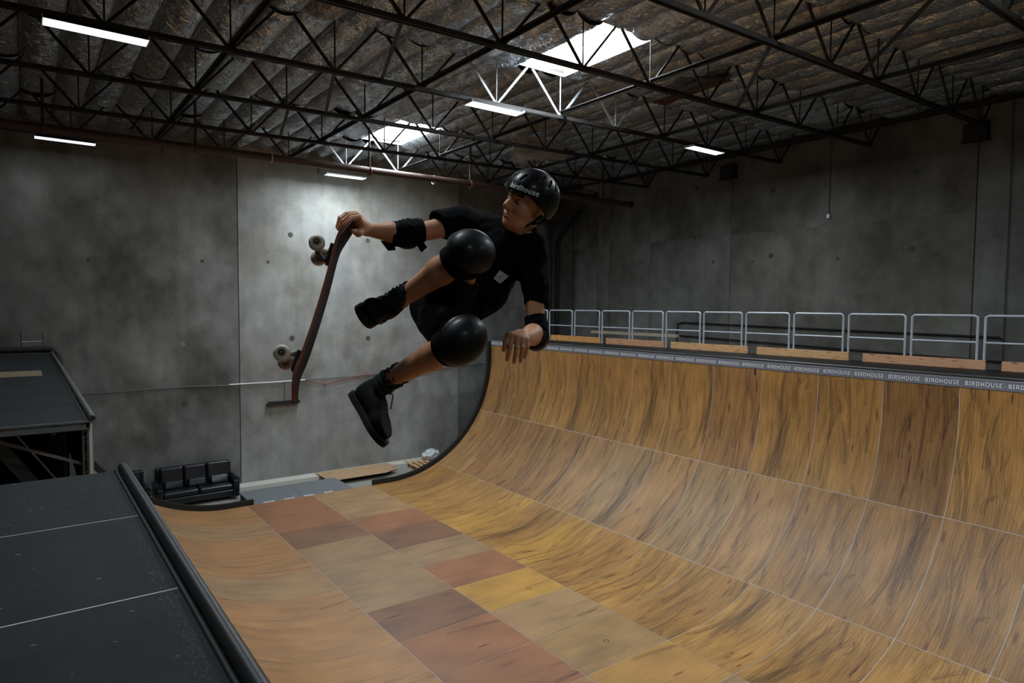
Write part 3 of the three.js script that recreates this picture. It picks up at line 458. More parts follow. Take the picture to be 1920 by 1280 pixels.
{
  const g = thing('grey_mat', 'flat grey boards laid between the ramp end and the back wall', 'floor mat', [0, 0, 0]), m = std({ color: 0x6c6f71, roughness: 0.7 });
  for (const [a, b] of [[0.18, 1.55], [1.56, 3.02]]) part('mat_board', span(a, b, -0.06, -0.02, -3.0, ZEND - 0.03), m, g);
  part('mat_support', span(0.2, 3.0, FY, -0.06, -2.9, -1.6), M.dark, g);
  for (const [a, b, n] of [[0.43, 0.74, 'nearest the sofa'], [0.98, 1.28, 'second from the sofa'], [1.52, 1.82, 'third from the sofa'], [2.12, 2.36, 'fourth from the sofa']]) solo('white_strip', rbox(b - a, 0.025, 0.05, 0.004, (a + b) / 2, -0.006, ZEND - 0.05), M.white, `short white strip at the end of the ramp floor, ${n}`, 'strip', 'white strips');
  part('edge_board', span(2.4, 3.56, -0.05, -0.008, ZEND - 0.05, ZEND - 0.015), M.galvDull, ramp, 'pale edge board');
  const s = new THREE.Shape(); [[0, 0], [0, 1.2], [2.5, 1.2], [2.62, 0.62], [2.36, 0.52], [2.5, 0.3], [1.9, 0]].forEach(([x, y], i) => (i ? s.lineTo(x, y) : s.moveTo(x, y)));
  const ply = new THREE.ExtrudeGeometry(s, { depth: 0.018, bevelEnabled: false }).rotateX(-Math.PI / 2);
  const sheetM = solo('plywood_sheet', ply, std({ color: 0xe0b88c, roughness: 0.8, map: woodFlat }), 'tan plywood sheet with a broken corner lying by the back wall', 'plywood'); sheetM.position.set(2.88, FY + 0.16, -3.06); sheetM.rotation.z = -0.0;
  const blocks = solo('timber_block', span(3.0, 5.1, FY, FY + 0.158, -3.6, -3.4), M.dark, 'dark timber under the plywood sheet', 'timber');
  const p = thing('pallet', 'wooden pallet leaning low by the right end of the ramp', 'pallet', [6.05, FY, -4.3], undefined, -0.04);
  const slatPine = std({ color: 0xc09a72, roughness: 0.8 });
  for (let i = 0; i < 6; i++) part('slat', rbox(0.13, 0.02, 1.2, 0.004, 0.05 + i * 0.215, 0.135, 0.6), slatPine, p);
  for (const z of [0.06, 0.6, 1.14]) part('runner', span(-0.015, 1.19, 0.02, 0.125, z - 0.035, z + 0.035), slatPine, p);
  for (let i = 0; i < 3; i++) part('bottom_slat', span(0.02 + i * 0.5, 0.14 + i * 0.5, 0, 0.02, 0, 1.2), slatPine, p);
  const b = new THREE.IcosahedronGeometry(1, 5), q = mergeVertices(b), pp = q.attributes.position;
  for (let i = 0; i < pp.count; i++) { const x = pp.getX(i), y = pp.getY(i), z = pp.getZ(i), k = 1 + 0.22 * n3(x * 1.7, y * 1.7, z * 1.7) + 0.1 * Math.abs(n3(x * 5, y * 5, z * 5)); pp.setXYZ(i, x * k * 0.3, Math.max(y * k * 0.2, -0.14), z * k * 0.22); }
  q.computeVertexNormals(); q.translate(7.0, FY + 0.29, -4.02); solo('plastic_bag', q, std({ color: 0xcdd3da, roughness: 0.45 }), 'crumpled white plastic bag lying on the pallet', 'bag');
}

// ------------------------------------------------------------------ distance-field modelling
const cone = (a, b, ra, rb = ra) => { const dx = b.x - a.x, dy = b.y - a.y, dz = b.z - a.z, L = dx * dx + dy * dy + dz * dz; return (x, y, z) => { const px = x - a.x, py = y - a.y, pz = z - a.z, t = clamp((px * dx + py * dy + pz * dz) / L, 0, 1), ex = px - t * dx, ey = py - t * dy, ez = pz - t * dz; return Math.sqrt(ex * ex + ey * ey + ez * ez) - (ra + (rb - ra) * t); }; };
const chain = (pts, rs) => pts.slice(1).map((p, i) => cone(pts[i], p, rs[i], rs[i + 1]));
const ell = (c, X, Y, Z, a, b, d) => (x, y, z) => { const px = x - c.x, py = y - c.y, pz = z - c.z, u = (px * X.x + py * X.y + pz * X.z), v = (px * Y.x + py * Y.y + pz * Y.z), w = (px * Z.x + py * Z.y + pz * Z.z); const k0 = Math.hypot(u / a, v / b, w / d), k1 = Math.hypot(u / a / a, v / b / b, w / d / d); return k1 < 1e-6 ? -Math.min(a, b, d) : k0 * (k0 - 1) / k1; };
const smin = (a, b, k) => { const h = clamp(0.5 + 0.5 * (b - a) / k, 0, 1); return b + (a - b) * h - k * h * (1 - h); };
const blend = (list, k) => (x, y, z) => { let d = 1e3; for (const f of list) { const e = f(x, y, z); d = d > 10 ? e : smin(d, e, k); } return d; };
function mesh3(f, lo, hi, c) {   // naive surface nets
  const nx = Math.ceil((hi.x - lo.x) / c) + 1, ny = Math.ceil((hi.y - lo.y) / c) + 1, nz = Math.ceil((hi.z - lo.z) / c) + 1, F = new Float32Array(nx * ny * nz), id = (i, j, k) => i + nx * (j + ny * k);
  for (let k = 0; k < nz; k++) for (let j = 0; j < ny; j++) for (let i = 0; i < nx; i++) F[id(i, j, k)] = f(lo.x + i * c, lo.y + j * c, lo.z + k * c);
  const at = new Int32Array(nx * ny * nz).fill(-1), p = [], ix = [];
  for (let k = 0; k < nz - 1; k++) for (let j = 0; j < ny - 1; j++) for (let i = 0; i < nx - 1; i++) {
    let sx = 0, sy = 0, sz = 0, n = 0; const v = [];
    for (let q = 0; q < 8; q++) v.push(F[id(i + (q & 1), j + ((q >> 1) & 1), k + (q >> 2))]);
    for (let q = 0; q < 8; q++) for (const b of [1, 2, 4]) if (!(q & b)) { const a = v[q], e = v[q | b]; if ((a < 0) !== (e < 0)) { const t = a / (a - e); sx += (q & 1) + (b === 1 ? t : 0); sy += ((q >> 1) & 1) + (b === 2 ? t : 0); sz += (q >> 2) + (b === 4 ? t : 0); n++; } }
    if (n) { at[id(i, j, k)] = p.length / 3; p.push(lo.x + (i + sx / n) * c, lo.y + (j + sy / n) * c, lo.z + (k + sz / n) * c); }
  }
  const quad = (a, b, d, e, flip) => { if (a < 0 || b < 0 || d < 0 || e < 0) return; if (flip) ix.push(a, b, d, a, d, e); else ix.push(a, d, b, a, e, d); };
  for (let k = 1; k < nz - 1; k++) for (let j = 1; j < ny - 1; j++) for (let i = 1; i < nx - 1; i++) {
    const s = F[id(i, j, k)] < 0;
    if (s !== F[id(i + 1, j, k)] < 0) quad(at[id(i, j - 1, k - 1)], at[id(i, j, k - 1)], at[id(i, j, k)], at[id(i, j - 1, k)], s);
    if (s !== F[id(i, j + 1, k)] < 0) quad(at[id(i - 1, j, k - 1)], at[id(i - 1, j, k)], at[id(i, j, k)], at[id(i, j, k - 1)], s);
    if (s !== F[id(i, j, k + 1)] < 0) quad(at[id(i - 1, j - 1, k)], at[id(i, j - 1, k)], at[id(i, j, k)], at[id(i - 1, j, k)], s);
  }
  const g = new THREE.BufferGeometry(); g.setAttribute('position', new THREE.Float32BufferAttribute(p, 3)); g.setIndex(ix);
  const N = new Float32Array(p.length), e = c * 0.5;
  for (let i = 0; i < p.length; i += 3) { const x = p[i], y = p[i + 1], z = p[i + 2], a = f(x + e, y, z) - f(x - e, y, z), b = f(x, y + e, z) - f(x, y - e, z), d = f(x, y, z + e) - f(x, y, z - e), l = Math.hypot(a, b, d) || 1; N[i] = a / l; N[i + 1] = b / l; N[i + 2] = d / l; }
  g.setAttribute('normal', new THREE.BufferAttribute(N, 3)); g.setAttribute('uv', new THREE.Float32BufferAttribute(new Float32Array(p.length / 3 * 2), 2)); return g;
}
function box3(pts, pad) { const b = new THREE.Box3(); pts.forEach((p) => b.expandByPoint(p)); b.expandByScalar(pad); return [b.min, b.max]; }
function sleeve(pts, rs, seg, ripple = 0, freq = 40, wall = 0.005, oval = 1) {   // open cloth tube around a limb, with thickness and creases
  const cv = new THREE.CatmullRomCurve3(pts, false, 'catmullrom', 0.5), n = 24, fr = cv.computeFrenetFrames(n), N = 28;
  const rad = (t) => { const u = t * (rs.length - 1), i = Math.min(Math.floor(u), rs.length - 2); return mix(rs[i], rs[i + 1], u - i); };
  const layer = (off, flip) => grid(N, n, (u, v) => { const vv = flip ? 1 - v : v, i = Math.round(vv * n), c = cv.getPoint(vv), a = u * Math.PI * 2, r = rad(vv) + off + ripple * n3(Math.cos(a) * 1.2, Math.sin(a) * 1.2, vv * freq) * Math.sin(Math.PI * clamp(vv, 0.08, 0.92)); const P = c.clone().addScaledVector(fr.normals[i], Math.cos(a) * r).addScaledVector(fr.binormals[i], Math.sin(a) * r * oval); return [P.x, P.y, P.z, u, v]; });
  const ends = [0, 1].map((e) => grid(N, 1, (u, v) => { const i = e * n, c = cv.getPoint(e), a = u * Math.PI * 2, r = rad(e) - (e ? v : 1 - v) * wall; const P = c.clone().addScaledVector(fr.normals[i], Math.cos(a) * r).addScaledVector(fr.binormals[i], Math.sin(a) * r * oval); return [P.x, P.y, P.z, u, v]; }));
  return join([layer(0, false), layer(-wall, true), ...ends]);
}

// ------------------------------------------------------------------ the skater
const skater = thing('person', 'airborne skater in black shirt, shorts, pads and helmet grabbing the nose of a skateboard', 'person', [-2.991, 5.151, 14.3]);
skater.rotation.set(-0.0521, -0.6375, 0.0073, 'YXZ');
const skin = phys({ color: 0xc08862, roughness: 0.55, sheen: 0.1 });
const cloth = phys({ color: 0x08090b, roughness: 0.95, specularIntensity: 0.2 }), clothGrey = phys({ color: 0x0e1012, roughness: 0.95, specularIntensity: 0.25 }), padCloth = phys({ color: 0x08080a, roughness: 0.9, specularIntensity: 0.25 });
const plastic = phys({ color: 0x090b0e, roughness: 0.5, specularIntensity: 0.4, clearcoat: 0.1, clearcoatRoughness: 0.2 });
// joints
const neck = V(0.0187, 0.4954, -0.1000), shR = V(-0.2172, 0.5242, -0.1300), elR = V(-0.4436, 0.4458, 0.0200), wrR = V(-0.5875, 0.4547, 0.1000), shL = V(0.0958, 0.4323, -0.1000), elL = V(0.0993, 0.0406, 0.0000), wrL = V(0.0547, 0.0147, 0.1900);
const hip1 = V(-0.2815, 0.1908, -0.1600), kn1 = V(-0.1657, 0.3438, 0.2300), an1 = V(-0.4813, 0.1590, 0.0600), hip2 = V(-0.2890, 0.0948, -0.1400), kn2 = V(-0.1949, 0.0041, 0.2800), an2 = V(-0.5293, -0.1690, 0.0400);
// head frame: U crown, F face, S the side towards the far ear
const U = V(0.33, 0.90, 0.26).normalize(), F = V(-0.72, 0.02, 0.68); F.addScaledVector(U, -F.dot(U)).normalize(); const S = new THREE.Vector3().crossVectors(U, F);
const HC = V(0.0645, 0.5969, -0.0600), hp = (f, u, s) => HC.clone().addScaledVector(F, f).addScaledVector(U, u).addScaledVector(S, s);
const headField = (() => {
  const soft = [ell(hp(-0.012, 0.03, 0), F, U, S, 0.098, 0.09, 0.078), ell(hp(0.03, -0.03, 0), F, U, S, 0.062, 0.085, 0.062), ell(hp(0.045, -0.083, 0), F, U, S, 0.042, 0.036, 0.044), ell(hp(0.06, -0.105, 0), F, U, S, 0.026, 0.02, 0.026), cone(hp(-0.02, -0.07, 0.045), hp(0.045, -0.098, 0.028), 0.022, 0.018), cone(hp(-0.02, -0.07, -0.045), hp(0.045, -0.098, -0.028), 0.022, 0.018), cone(hp(0.07, 0.022, 0.032), hp(0.082, 0.018, 0.008), 0.014, 0.013), cone(hp(0.07, 0.022, -0.032), hp(0.082, 0.018, -0.008), 0.014, 0.013), ell(hp(0.052, -0.032, 0.04), F, U, S, 0.028, 0.024, 0.024), ell(hp(0.052, -0.032, -0.04), F, U, S, 0.028, 0.024, 0.024)];
  const base = blend(soft, 0.02), nose = blend([cone(hp(0.085, 0.01, 0), hp(0.112, -0.03, 0), 0.009, 0.0115), cone(hp(0.102, -0.036, 0), hp(0.088, -0.037, 0), 0.014, 0.016)], 0.01), lips = blend([cone(hp(0.089, -0.064, 0.016), hp(0.089, -0.064, -0.016), 0.0068), cone(hp(0.087, -0.073, 0.013), hp(0.087, -0.073, -0.013), 0.0075)], 0.003);
  const sock = [1, -1].map((s) => ell(hp(0.092, 0.0, s * 0.031), F, U, S, 0.016, 0.012, 0.017)), lid = [1, -1].map((s) => ell(hp(0.072, -0.001, s * 0.031), F, U, S, 0.0125, 0.0105, 0.014)), ear = [1, -1].map((s) => blend([cone(hp(-0.012, 0.012, s * 0.079), hp(-0.01, -0.03, s * 0.074), 0.013, 0.009), cone(hp(-0.02, 0.0, s * 0.084), hp(-0.022, -0.012, s * 0.086), 0.014)], 0.01));
  const neckF = cone(hp(-0.02, -0.06, 0), neck, 0.055, 0.058);
  return (x, y, z) => { let d = base(x, y, z); d = smin(d, nose(x, y, z), 0.012); for (const q of sock) d = -smin(-d, q(x, y, z), 0.012); for (const q of lid) d = smin(d, q(x, y, z), 0.004); d = smin(d, lips(x, y, z), 0.006); d = Math.max(d, -(cone0(x, y, z))); for (const q of ear) d = smin(d, q(x, y, z), 0.006); return smin(d, neckF(x, y, z), 0.025); };
})();
const mouthA = hp(0.097, -0.0685, 0.018), mouthB = hp(0.097, -0.0685, -0.018), cone0f = cone(mouthA, mouthB, 0.0022);
function cone0(x, y, z) { return cone0f(x, y, z); }
// hands
const handR = (() => {   // grips the nose of the board: palm over the tip, fingers along the underside, thumb on the grip side
  const p = [cone(wrR, V(-0.5993, 0.4609, 0.1150), 0.027, 0.027), cone(V(-0.5993, 0.4609, 0.1150), V(-0.6137, 0.4841, 0.1650), 0.026, 0.019), cone(V(-0.6070, 0.4787, 0.1000), V(-0.6304, 0.5078, 0.1300), 0.024, 0.017), cone(V(-0.6045, 0.4630, 0.1400), V(-0.6055, 0.4819, 0.2000), 0.022, 0.014)];
  const f = [[V(-0.6023, 0.4851, 0.2050), V(-0.6213, 0.4784, 0.2300), V(-0.6424, 0.4509, 0.2450), V(-0.6576, 0.4233, 0.2500)], [V(-0.6144, 0.4983, 0.1800), V(-0.6369, 0.4924, 0.2000), V(-0.6603, 0.4687, 0.2150), V(-0.6757, 0.4387, 0.2200)], [V(-0.6278, 0.5082, 0.1500), V(-0.6528, 0.5044, 0.1700), V(-0.6764, 0.4826, 0.1850), V(-0.6878, 0.4522, 0.1900)], [V(-0.6414, 0.5162, 0.1200), V(-0.6666, 0.5102, 0.1400), V(-0.6863, 0.4924, 0.1550), V(-0.6935, 0.4680, 0.1600)]];
  const t = chain([V(-0.5970, 0.4467, 0.1350), V(-0.6081, 0.4286, 0.1800), V(-0.6241, 0.4320, 0.2100)], [0.016, 0.0125, 0.009]);
  const palm = blend([...p, ...t], 0.014), fl = f.map((q) => blend(chain(q, [0.0125, 0.0105, 0.0095, 0.0078]), 0.004));
  return (x, y, z) => { let d = palm(x, y, z), e = 1e3; for (const g of fl) e = Math.min(e, g(x, y, z)); return smin(d, e, 0.007); };
})();
const handL = (() => {   // loose hand, back to the viewer, fingers hanging
  const p = [cone(wrL, V(0.0353, 0.0187, 0.2250), 0.028, 0.026), cone(V(0.0353, 0.0187, 0.2250), V(0.0041, 0.0164, 0.2550), 0.024, 0.018), cone(V(0.0353, 0.0187, 0.2250), V(0.0225, 0.0123, 0.2600), 0.024, 0.017), cone(V(0.0394, 0.0166, 0.2250), V(0.0389, 0.0082, 0.2600), 0.023, 0.016), cone(V(0.0457, 0.0125, 0.2200), V(0.0534, 0.0062, 0.2500), 0.022, 0.015)];
  const f = [[V(0.0020, 0.0164, 0.2600), V(-0.0061, -0.0142, 0.2800), V(-0.0122, -0.0427, 0.2750), V(-0.0184, -0.0696, 0.2600)], [V(0.0204, 0.0102, 0.2650), V(0.0182, -0.0223, 0.2850), V(0.0142, -0.0528, 0.2800), V(0.0082, -0.0797, 0.2650)], [V(0.0389, 0.0061, 0.2600), V(0.0406, -0.0244, 0.2800), V(0.0366, -0.0509, 0.2750), V(0.0327, -0.0757, 0.2600)], [V(0.0555, 0.0041, 0.2500), V(0.0572, -0.0204, 0.2650), V(0.0532, -0.0409, 0.2600), V(0.0493, -0.0596, 0.2500)]];
  const t = chain([V(0.0249, 0.0270, 0.2200), V(-0.0082, 0.0205, 0.2550), V(-0.0224, -0.0041, 0.2700), V(-0.0306, -0.0327, 0.2650)], [0.017, 0.0135, 0.0105, 0.008]);
  const palm = blend([...p, ...t], 0.012), fl = f.map((q) => blend(chain(q, [0.0118, 0.0098, 0.0088, 0.0072]), 0.004));
  return (x, y, z) => { let d = palm(x, y, z), e = 1e3; for (const g of fl) e = Math.min(e, g(x, y, z)); return smin(d, e, 0.007); };
})();
const bodyField = blend([
  cone(neck, V(-0.0472, 0.4368, -0.1300), 0.056, 0.08), cone(V(-0.1545, 0.4754, -0.1500), V(0.0355, 0.4146, -0.1400), 0.075, 0.075), cone(V(-0.0592, 0.4028, -0.1400), V(-0.1908, 0.2266, -0.1600), 0.095, 0.10), cone(V(-0.2027, 0.2147, -0.1600), V(-0.3084, 0.1566, -0.1900), 0.10, 0.105),
  cone(shR, elR, 0.048, 0.038), cone(elR, V(-0.4995, 0.4529, 0.0450), 0.038, 0.041), cone(V(-0.4995, 0.4529, 0.0450), wrR, 0.041, 0.026), cone(shL, elL, 0.047, 0.039), cone(elL, V(0.0839, 0.0265, 0.0600), 0.039, 0.042), cone(V(0.0839, 0.0265, 0.0600), wrL, 0.042, 0.028),
  cone(hip1, kn1, 0.085, 0.058), cone(kn1, V(-0.2840, 0.2798, 0.1700), 0.055, 0.056), cone(V(-0.2840, 0.2798, 0.1700), an1, 0.056, 0.032), cone(hip2, kn2, 0.085, 0.058), cone(kn2, V(-0.3143, -0.0587, 0.2000), 0.055, 0.054), cone(V(-0.3143, -0.0587, 0.2000), an2, 0.054, 0.034),
], 0.02);
{
  const limbs = mesh3(bodyField, ...box3([shR, wrR, shL, elL, wrL, kn1, an1, an2, kn2, hip1, neck, V(-0.3441, 0.1598, -0.2500)], 0.13), 0.0085);
  const head = mesh3(headField, ...box3([hp(0.1, -0.1, 0), hp(-0.1, 0.11, 0.07), hp(-0.1, 0.11, -0.07), hp(0, -0.1, 0.1), neck], 0.045), 0.0032);
  const hr = mesh3(handR, ...box3([V(-0.7137, 0.5265, 0.1000), V(-0.5402, 0.4061, 0.2800)], 0.03), 0.0026), hl = mesh3(handL, ...box3([V(-0.0340, 0.0383, 0.1600), V(0.0642, -0.0843, 0.3100)], 0.03), 0.0026);
  const body = part('body', join([limbs, head, hr, hl]), skin, skater);
  const hair = std({ color: 0x3b2a20, roughness: 0.8 }), lipM = std({ color: 0x7c4238, roughness: 0.6 });
  for (const s of [1, -1]) { part('eyebrow', tube([hp(0.077, 0.02, s * 0.048), hp(0.088, 0.024, s * 0.032), hp(0.092, 0.018, s * 0.012)], 0.0034, 10, 6), hair, skater); part('eyelash', tube([hp(0.078, -0.005, s * 0.043), hp(0.0845, -0.009, s * 0.031), hp(0.0835, -0.006, s * 0.02)], 0.0014, 10, 6), hair, skater); }
}
// shirt, with open cuffs, neck and hem
{
  const outer = blend([cone(V(-0.1307, 0.4754, -0.1500), V(0.0047, 0.4217, -0.1400), 0.10, 0.098), cone(V(-0.0590, 0.3825, -0.1300), V(-0.1307, 0.2496, -0.1500), 0.118, 0.118), cone(V(-0.1307, 0.2496, -0.1500), V(-0.2202, 0.1795, -0.1700), 0.118, 0.118), cone(shR, V(-0.3094, 0.5079, -0.0650), 0.074, 0.061), cone(V(0.0821, 0.4174, -0.1100), V(0.1078, 0.1834, -0.0450), 0.074, 0.061), cone(V(-0.0236, 0.4722, -0.1300), V(0.0353, 0.4753, -0.1200), 0.07, 0.062)], 0.045);
  const inR = cone(V(-0.2571, 0.5141, -0.1000), V(-0.3850, 0.4665, -0.0100), 0.043, 0.044), inL = cone(V(0.1041, 0.2775, -0.0700), V(0.1017, 0.0565, -0.0050), 0.041, 0.042), inN = cone(neck, hp(-0.01, -0.08, 0), 0.066, 0.07);
  const dir = (a, b) => b.clone().sub(a).normalize(), pR = V(-0.3273, 0.5070, -0.0600), nR = dir(shR, elR).add(V(0.1, -0.12, 0)).normalize(), pL = V(0.1049, 0.1460, -0.0300), nL = dir(shL, elL).add(V(0.1, 0.1, 0)).normalize();
  const pl = (p, n) => { const d = p.dot(n); return (x, y, z) => x * n.x + y * n.y + z * n.z - d; }, cutR = pl(pR, nR), cutL = pl(pL, nL), cutH = pl(V(-0.2250, 0.1484, -0.1700), dir(V(-0.0236, 0.4014, -0.1300), V(-0.2633, 0.1316, -0.1700)));
  const arm = (x, y, z) => Math.min(inR(x, y, z), inL(x, y, z), inN(x, y, z));
  const creaseDir = dir(V(0.0584, 0.4674, -0.1000), V(-0.1870, 0.1870, -0.1000));
  const f = (x, y, z) => { const s = x * creaseDir.x + y * creaseDir.y, w = 0.0045 * n3(x * 7, y * 7, z * 7) + 0.006 * (1 - Math.abs(n3(x * 5 + s * 9, y * 5 + s * 9, z * 3 + 4))) + 0.003 * n3(x * 17, y * 17, z * 17); return Math.max(outer(x, y, z) - w + 0.004, -arm(x, y, z), cutR(x, y, z), cutL(x, y, z), cutH(x, y, z)); };
  const shirt = part('shirt', mesh3(f, ...box3([V(-0.3622, 0.6076, -0.1000), V(0.1773, 0.1108, 0.0500), V(-0.2285, 0.1015, -0.3500), V(0.0000, 0.5995, -0.3000)], 0.05), 0.0075), cloth, skater, 'black T-shirt');
  const logo = (() => { const c = document.createElement('canvas'); c.width = c.height = 128; const x = c.getContext('2d'); x.fillStyle = '#b9bcba'; x.fillRect(0, 0, 128, 128); x.strokeStyle = '#22242a'; x.lineWidth = 5; x.beginPath(); x.moveTo(28, 100); x.quadraticCurveTo(64, 30, 84, 22); x.moveTo(50, 70); x.quadraticCurveTo(92, 60, 78, 100); x.quadraticCurveTo(62, 112, 58, 84); x.stroke(); const t = new THREE.CanvasTexture(c); t.colorSpace = THREE.SRGBColorSpace; return t; })();
  // find the cloth in front of the logo's place and lay the print on it
  const a0 = [V(-0.0790, 0.2685, 0.0000), V(-0.0519, 0.3046, 0.0000), V(-0.0135, 0.2820, 0.0000), V(-0.0496, 0.2482, 0.0000)], hit = (p) => { let z = 0.12; while (z > -0.3 && f(p.x, p.y, z) > 0) z -= 0.0008; return V(p.x, p.y, z + 0.0015); };
  const g = grid(8, 8, (u, v) => { const p = hit(a0[0].clone().lerp(a0[3], u).lerp(a0[1].clone().lerp(a0[2], u), v)); return [p.x, p.y, p.z, u, v]; });
  part('logo_print', g, std({ map: logo, roughness: 0.8, side: THREE.DoubleSide }), shirt, 'small pale patch with a sketched mark on the chest');
}
// shorts
{
  const outer = blend([cone(V(-0.2147, 0.1908, -0.1600), V(-0.3336, 0.1644, -0.2000), 0.115, 0.122), cone(V(-0.2920, 0.1915, -0.1700), V(-0.1987, 0.3024, 0.1200), 0.112, 0.088), cone(V(-0.3138, 0.1046, -0.1500), V(-0.2315, 0.0257, 0.1400), 0.112, 0.088)], 0.03);
  const in1 = cone(V(-0.2148, 0.2849, 0.0800), V(-0.1511, 0.3586, 0.3000), 0.072, 0.085), in2 = cone(V(-0.2393, 0.0392, 0.1000), V(-0.1816, -0.0079, 0.3500), 0.074, 0.086);
  const dir = (a, b) => b.clone().sub(a).normalize(), pl = (p, n) => { const d = p.dot(n); return (x, y, z) => x * n.x + y * n.y + z * n.z - d; };
  const c1 = pl(V(-0.1972, 0.3001, 0.1400), dir(hip1, kn1)), c2 = pl(V(-0.2255, 0.0213, 0.1600), dir(hip2, kn2)), cw = pl(V(-0.1307, 0.2615, -0.1500), dir(V(-0.3084, 0.1566, -0.1900), V(-0.0708, 0.4014, -0.1300)));
  const f = (x, y, z) => Math.max(outer(x, y, z) - 0.005 * n3(x * 8, y * 8, z * 8 + 3) - 0.005 * (1 - Math.abs(n3(x * 6, y * 9, z * 5 + 9))), -in1(x, y, z), -in2(x, y, z), cw(x, y, z), c1(x, y, z) > 0 && c2(x, y, z) > 0 ? Math.min(c1(x, y, z), c2(x, y, z)) : -1);
  part('shorts', mesh3(f, ...box3([V(-0.4996, 0.3497, -0.3000), V(-0.0733, -0.0419, 0.2000), V(-0.1467, 0.3352, 0.2000)], 0.05), 0.0075), clothGrey, skater, 'dark shorts');
}
// socks
const sockTex = texture(128, 256, (u, v) => { const s = Math.sin(v * 60) > 0.2 ? 1 : 0, k = n2(u * 8, v * 14) > 0.1 ? 1 : 0; const l = 26 + 26 * s * k + 8 * n2b(u * 60, v * 60); return [l * 0.8, l, l * 1.12]; }), sockMat = std({ map: sockTex, roughness: 0.95 });
part('sock', sleeve([V(-0.4112, 0.2110, 0.1000), V(-0.4471, 0.1885, 0.0800), V(-0.4911, 0.1615, 0.0550), V(-0.5293, 0.1379, 0.0400)], [0.042, 0.043, 0.047, 0.046], 24, 0.010, 16, 0.006), sockMat, skater, 'dark bunched sock, upper leg'); part('sock', sleeve([V(-0.4205, -0.1127, 0.1100), V(-0.4647, -0.1359, 0.0800), V(-0.5141, -0.1640, 0.0500), V(-0.5516, -0.1868, 0.0400)], [0.044, 0.044, 0.047, 0.047], 24, 0.010, 16, 0.006), sockMat, skater, 'dark bunched sock, lower leg');
// shoes, modelled once in their own frame: x to the toe, y up, heel at the origin
const shoeGeo = (() => {
  const X = V(1, 0, 0), Y = V(0, 1, 0), Z = V(0, 0, 1);
  const up = blend([ell(V(0.225, 0.048, 0.004), X, Y, Z, 0.065, 0.036, 0.049), cone(V(0.2, 0.05, 0.002), V(0.1, 0.075, 0), 0.04, 0.045), cone(V(0.05, 0.055, 0), V(0.05, 0.10, 0), 0.043, 0.043), cone(V(0.05, 0.06, 0), V(0.13, 0.065, 0), 0.042, 0.044)], 0.03), hole = cone(V(0.055, 0.10, 0), V(0.045, 0.2, 0), 0.034, 0.05);
  const f = (x, y, z) => Math.max(up(x, y, z * 1.02), 0.016 - y, -hole(x, y, z), y - 0.128 + (x > 0.09 ? 0.4 * (x - 0.09) : 0));
  const upper = mesh3(f, V(-0.02, 0, -0.08), V(0.31, 0.16, 0.08), 0.0045);
  const s = new THREE.Shape(); s.moveTo(0, 0.0); s.bezierCurveTo(-0.005, 0.05, 0.06, 0.046, 0.1, 0.04); s.bezierCurveTo(0.16, 0.034, 0.18, 0.054, 0.23, 0.054); s.bezierCurveTo(0.28, 0.052, 0.298, 0.028, 0.298, 0.004); s.bezierCurveTo(0.298, -0.03, 0.27, -0.05, 0.22, -0.05); s.bezierCurveTo(0.17, -0.048, 0.15, -0.038, 0.1, -0.04); s.bezierCurveTo(0.05, -0.044, -0.005, -0.046, 0, 0);
  const sole = new THREE.ExtrudeGeometry(s, { depth: 0.022, bevelEnabled: true, bevelSize: 0.003, bevelThickness: 0.003, bevelSegments: 2, curveSegments: 14 }).rotateX(-Math.PI / 2).translate(0, 0.003, 0);
  const laces = []; for (let i = 0; i < 5; i++) { const x = 0.105 + i * 0.02, y = 0.122 - i * 0.0085; laces.push(tube([V(x, y - 0.014, -0.028), V(x + 0.004, y, -0.01), V(x + 0.004, y, 0.01), V(x, y - 0.014, 0.028)], 0.0032, 10, 6)); }
  laces.push(tube([V(0.1, 0.124, 0), V(0.09, 0.145, 0.02), V(0.11, 0.15, 0.035), V(0.11, 0.128, 0.01)], 0.003, 16, 6), tube([V(0.1, 0.124, 0), V(0.12, 0.148, -0.025), V(0.14, 0.12, -0.04), V(0.15, 0.1, -0.052)], 0.0026, 16, 6));
  return { upper, sole, laces: join(laces), tongue: rbox(0.05, 0.012, 0.05, 0.005).rotateZ(0.9).translate(0.092, 0.135, 0) };
})();
const shoeMat = phys({ color: 0x09090b, roughness: 0.8, specularIntensity: 0.35 }), soleMat = phys({ color: 0x121417, roughness: 0.7, specularIntensity: 0.4 });
function shoe(ankle, toe, sole, label) {
  const y = sole.clone().negate().normalize(), x = toe.clone().addScaledVector(y, -toe.dot(y)).normalize(), z = new THREE.Vector3().crossVectors(x, y);
  const o = part('shoe', shoeGeo.upper, shoeMat, skater, label); o.matrixAutoUpdate = true;
  o.quaternion.setFromRotationMatrix(new THREE.Matrix4().makeBasis(x, y, z)); o.position.copy(ankle).addScaledVector(x, -0.055).addScaledVector(y, -0.105);
  part('sole', shoeGeo.sole, soleMat, o); part('laces', shoeGeo.laces, std({ color: 0x141418, roughness: 0.85 }), o); part('tongue', shoeGeo.tongue, shoeMat, o);
}
shoe(V(-0.4879, 0.1641, 0.0100), V(-0.02, -0.04, 1), V(-0.85, -0.5, -0.1), 'dark skate shoe on the upper leg, toe towards the viewer'); shoe(V(-0.5735, -0.1971, 0.0200), V(0.52, -0.62, 0.55), V(-0.74, -0.62, 0.0), 'dark skate shoe on the lower leg, seen from the side');
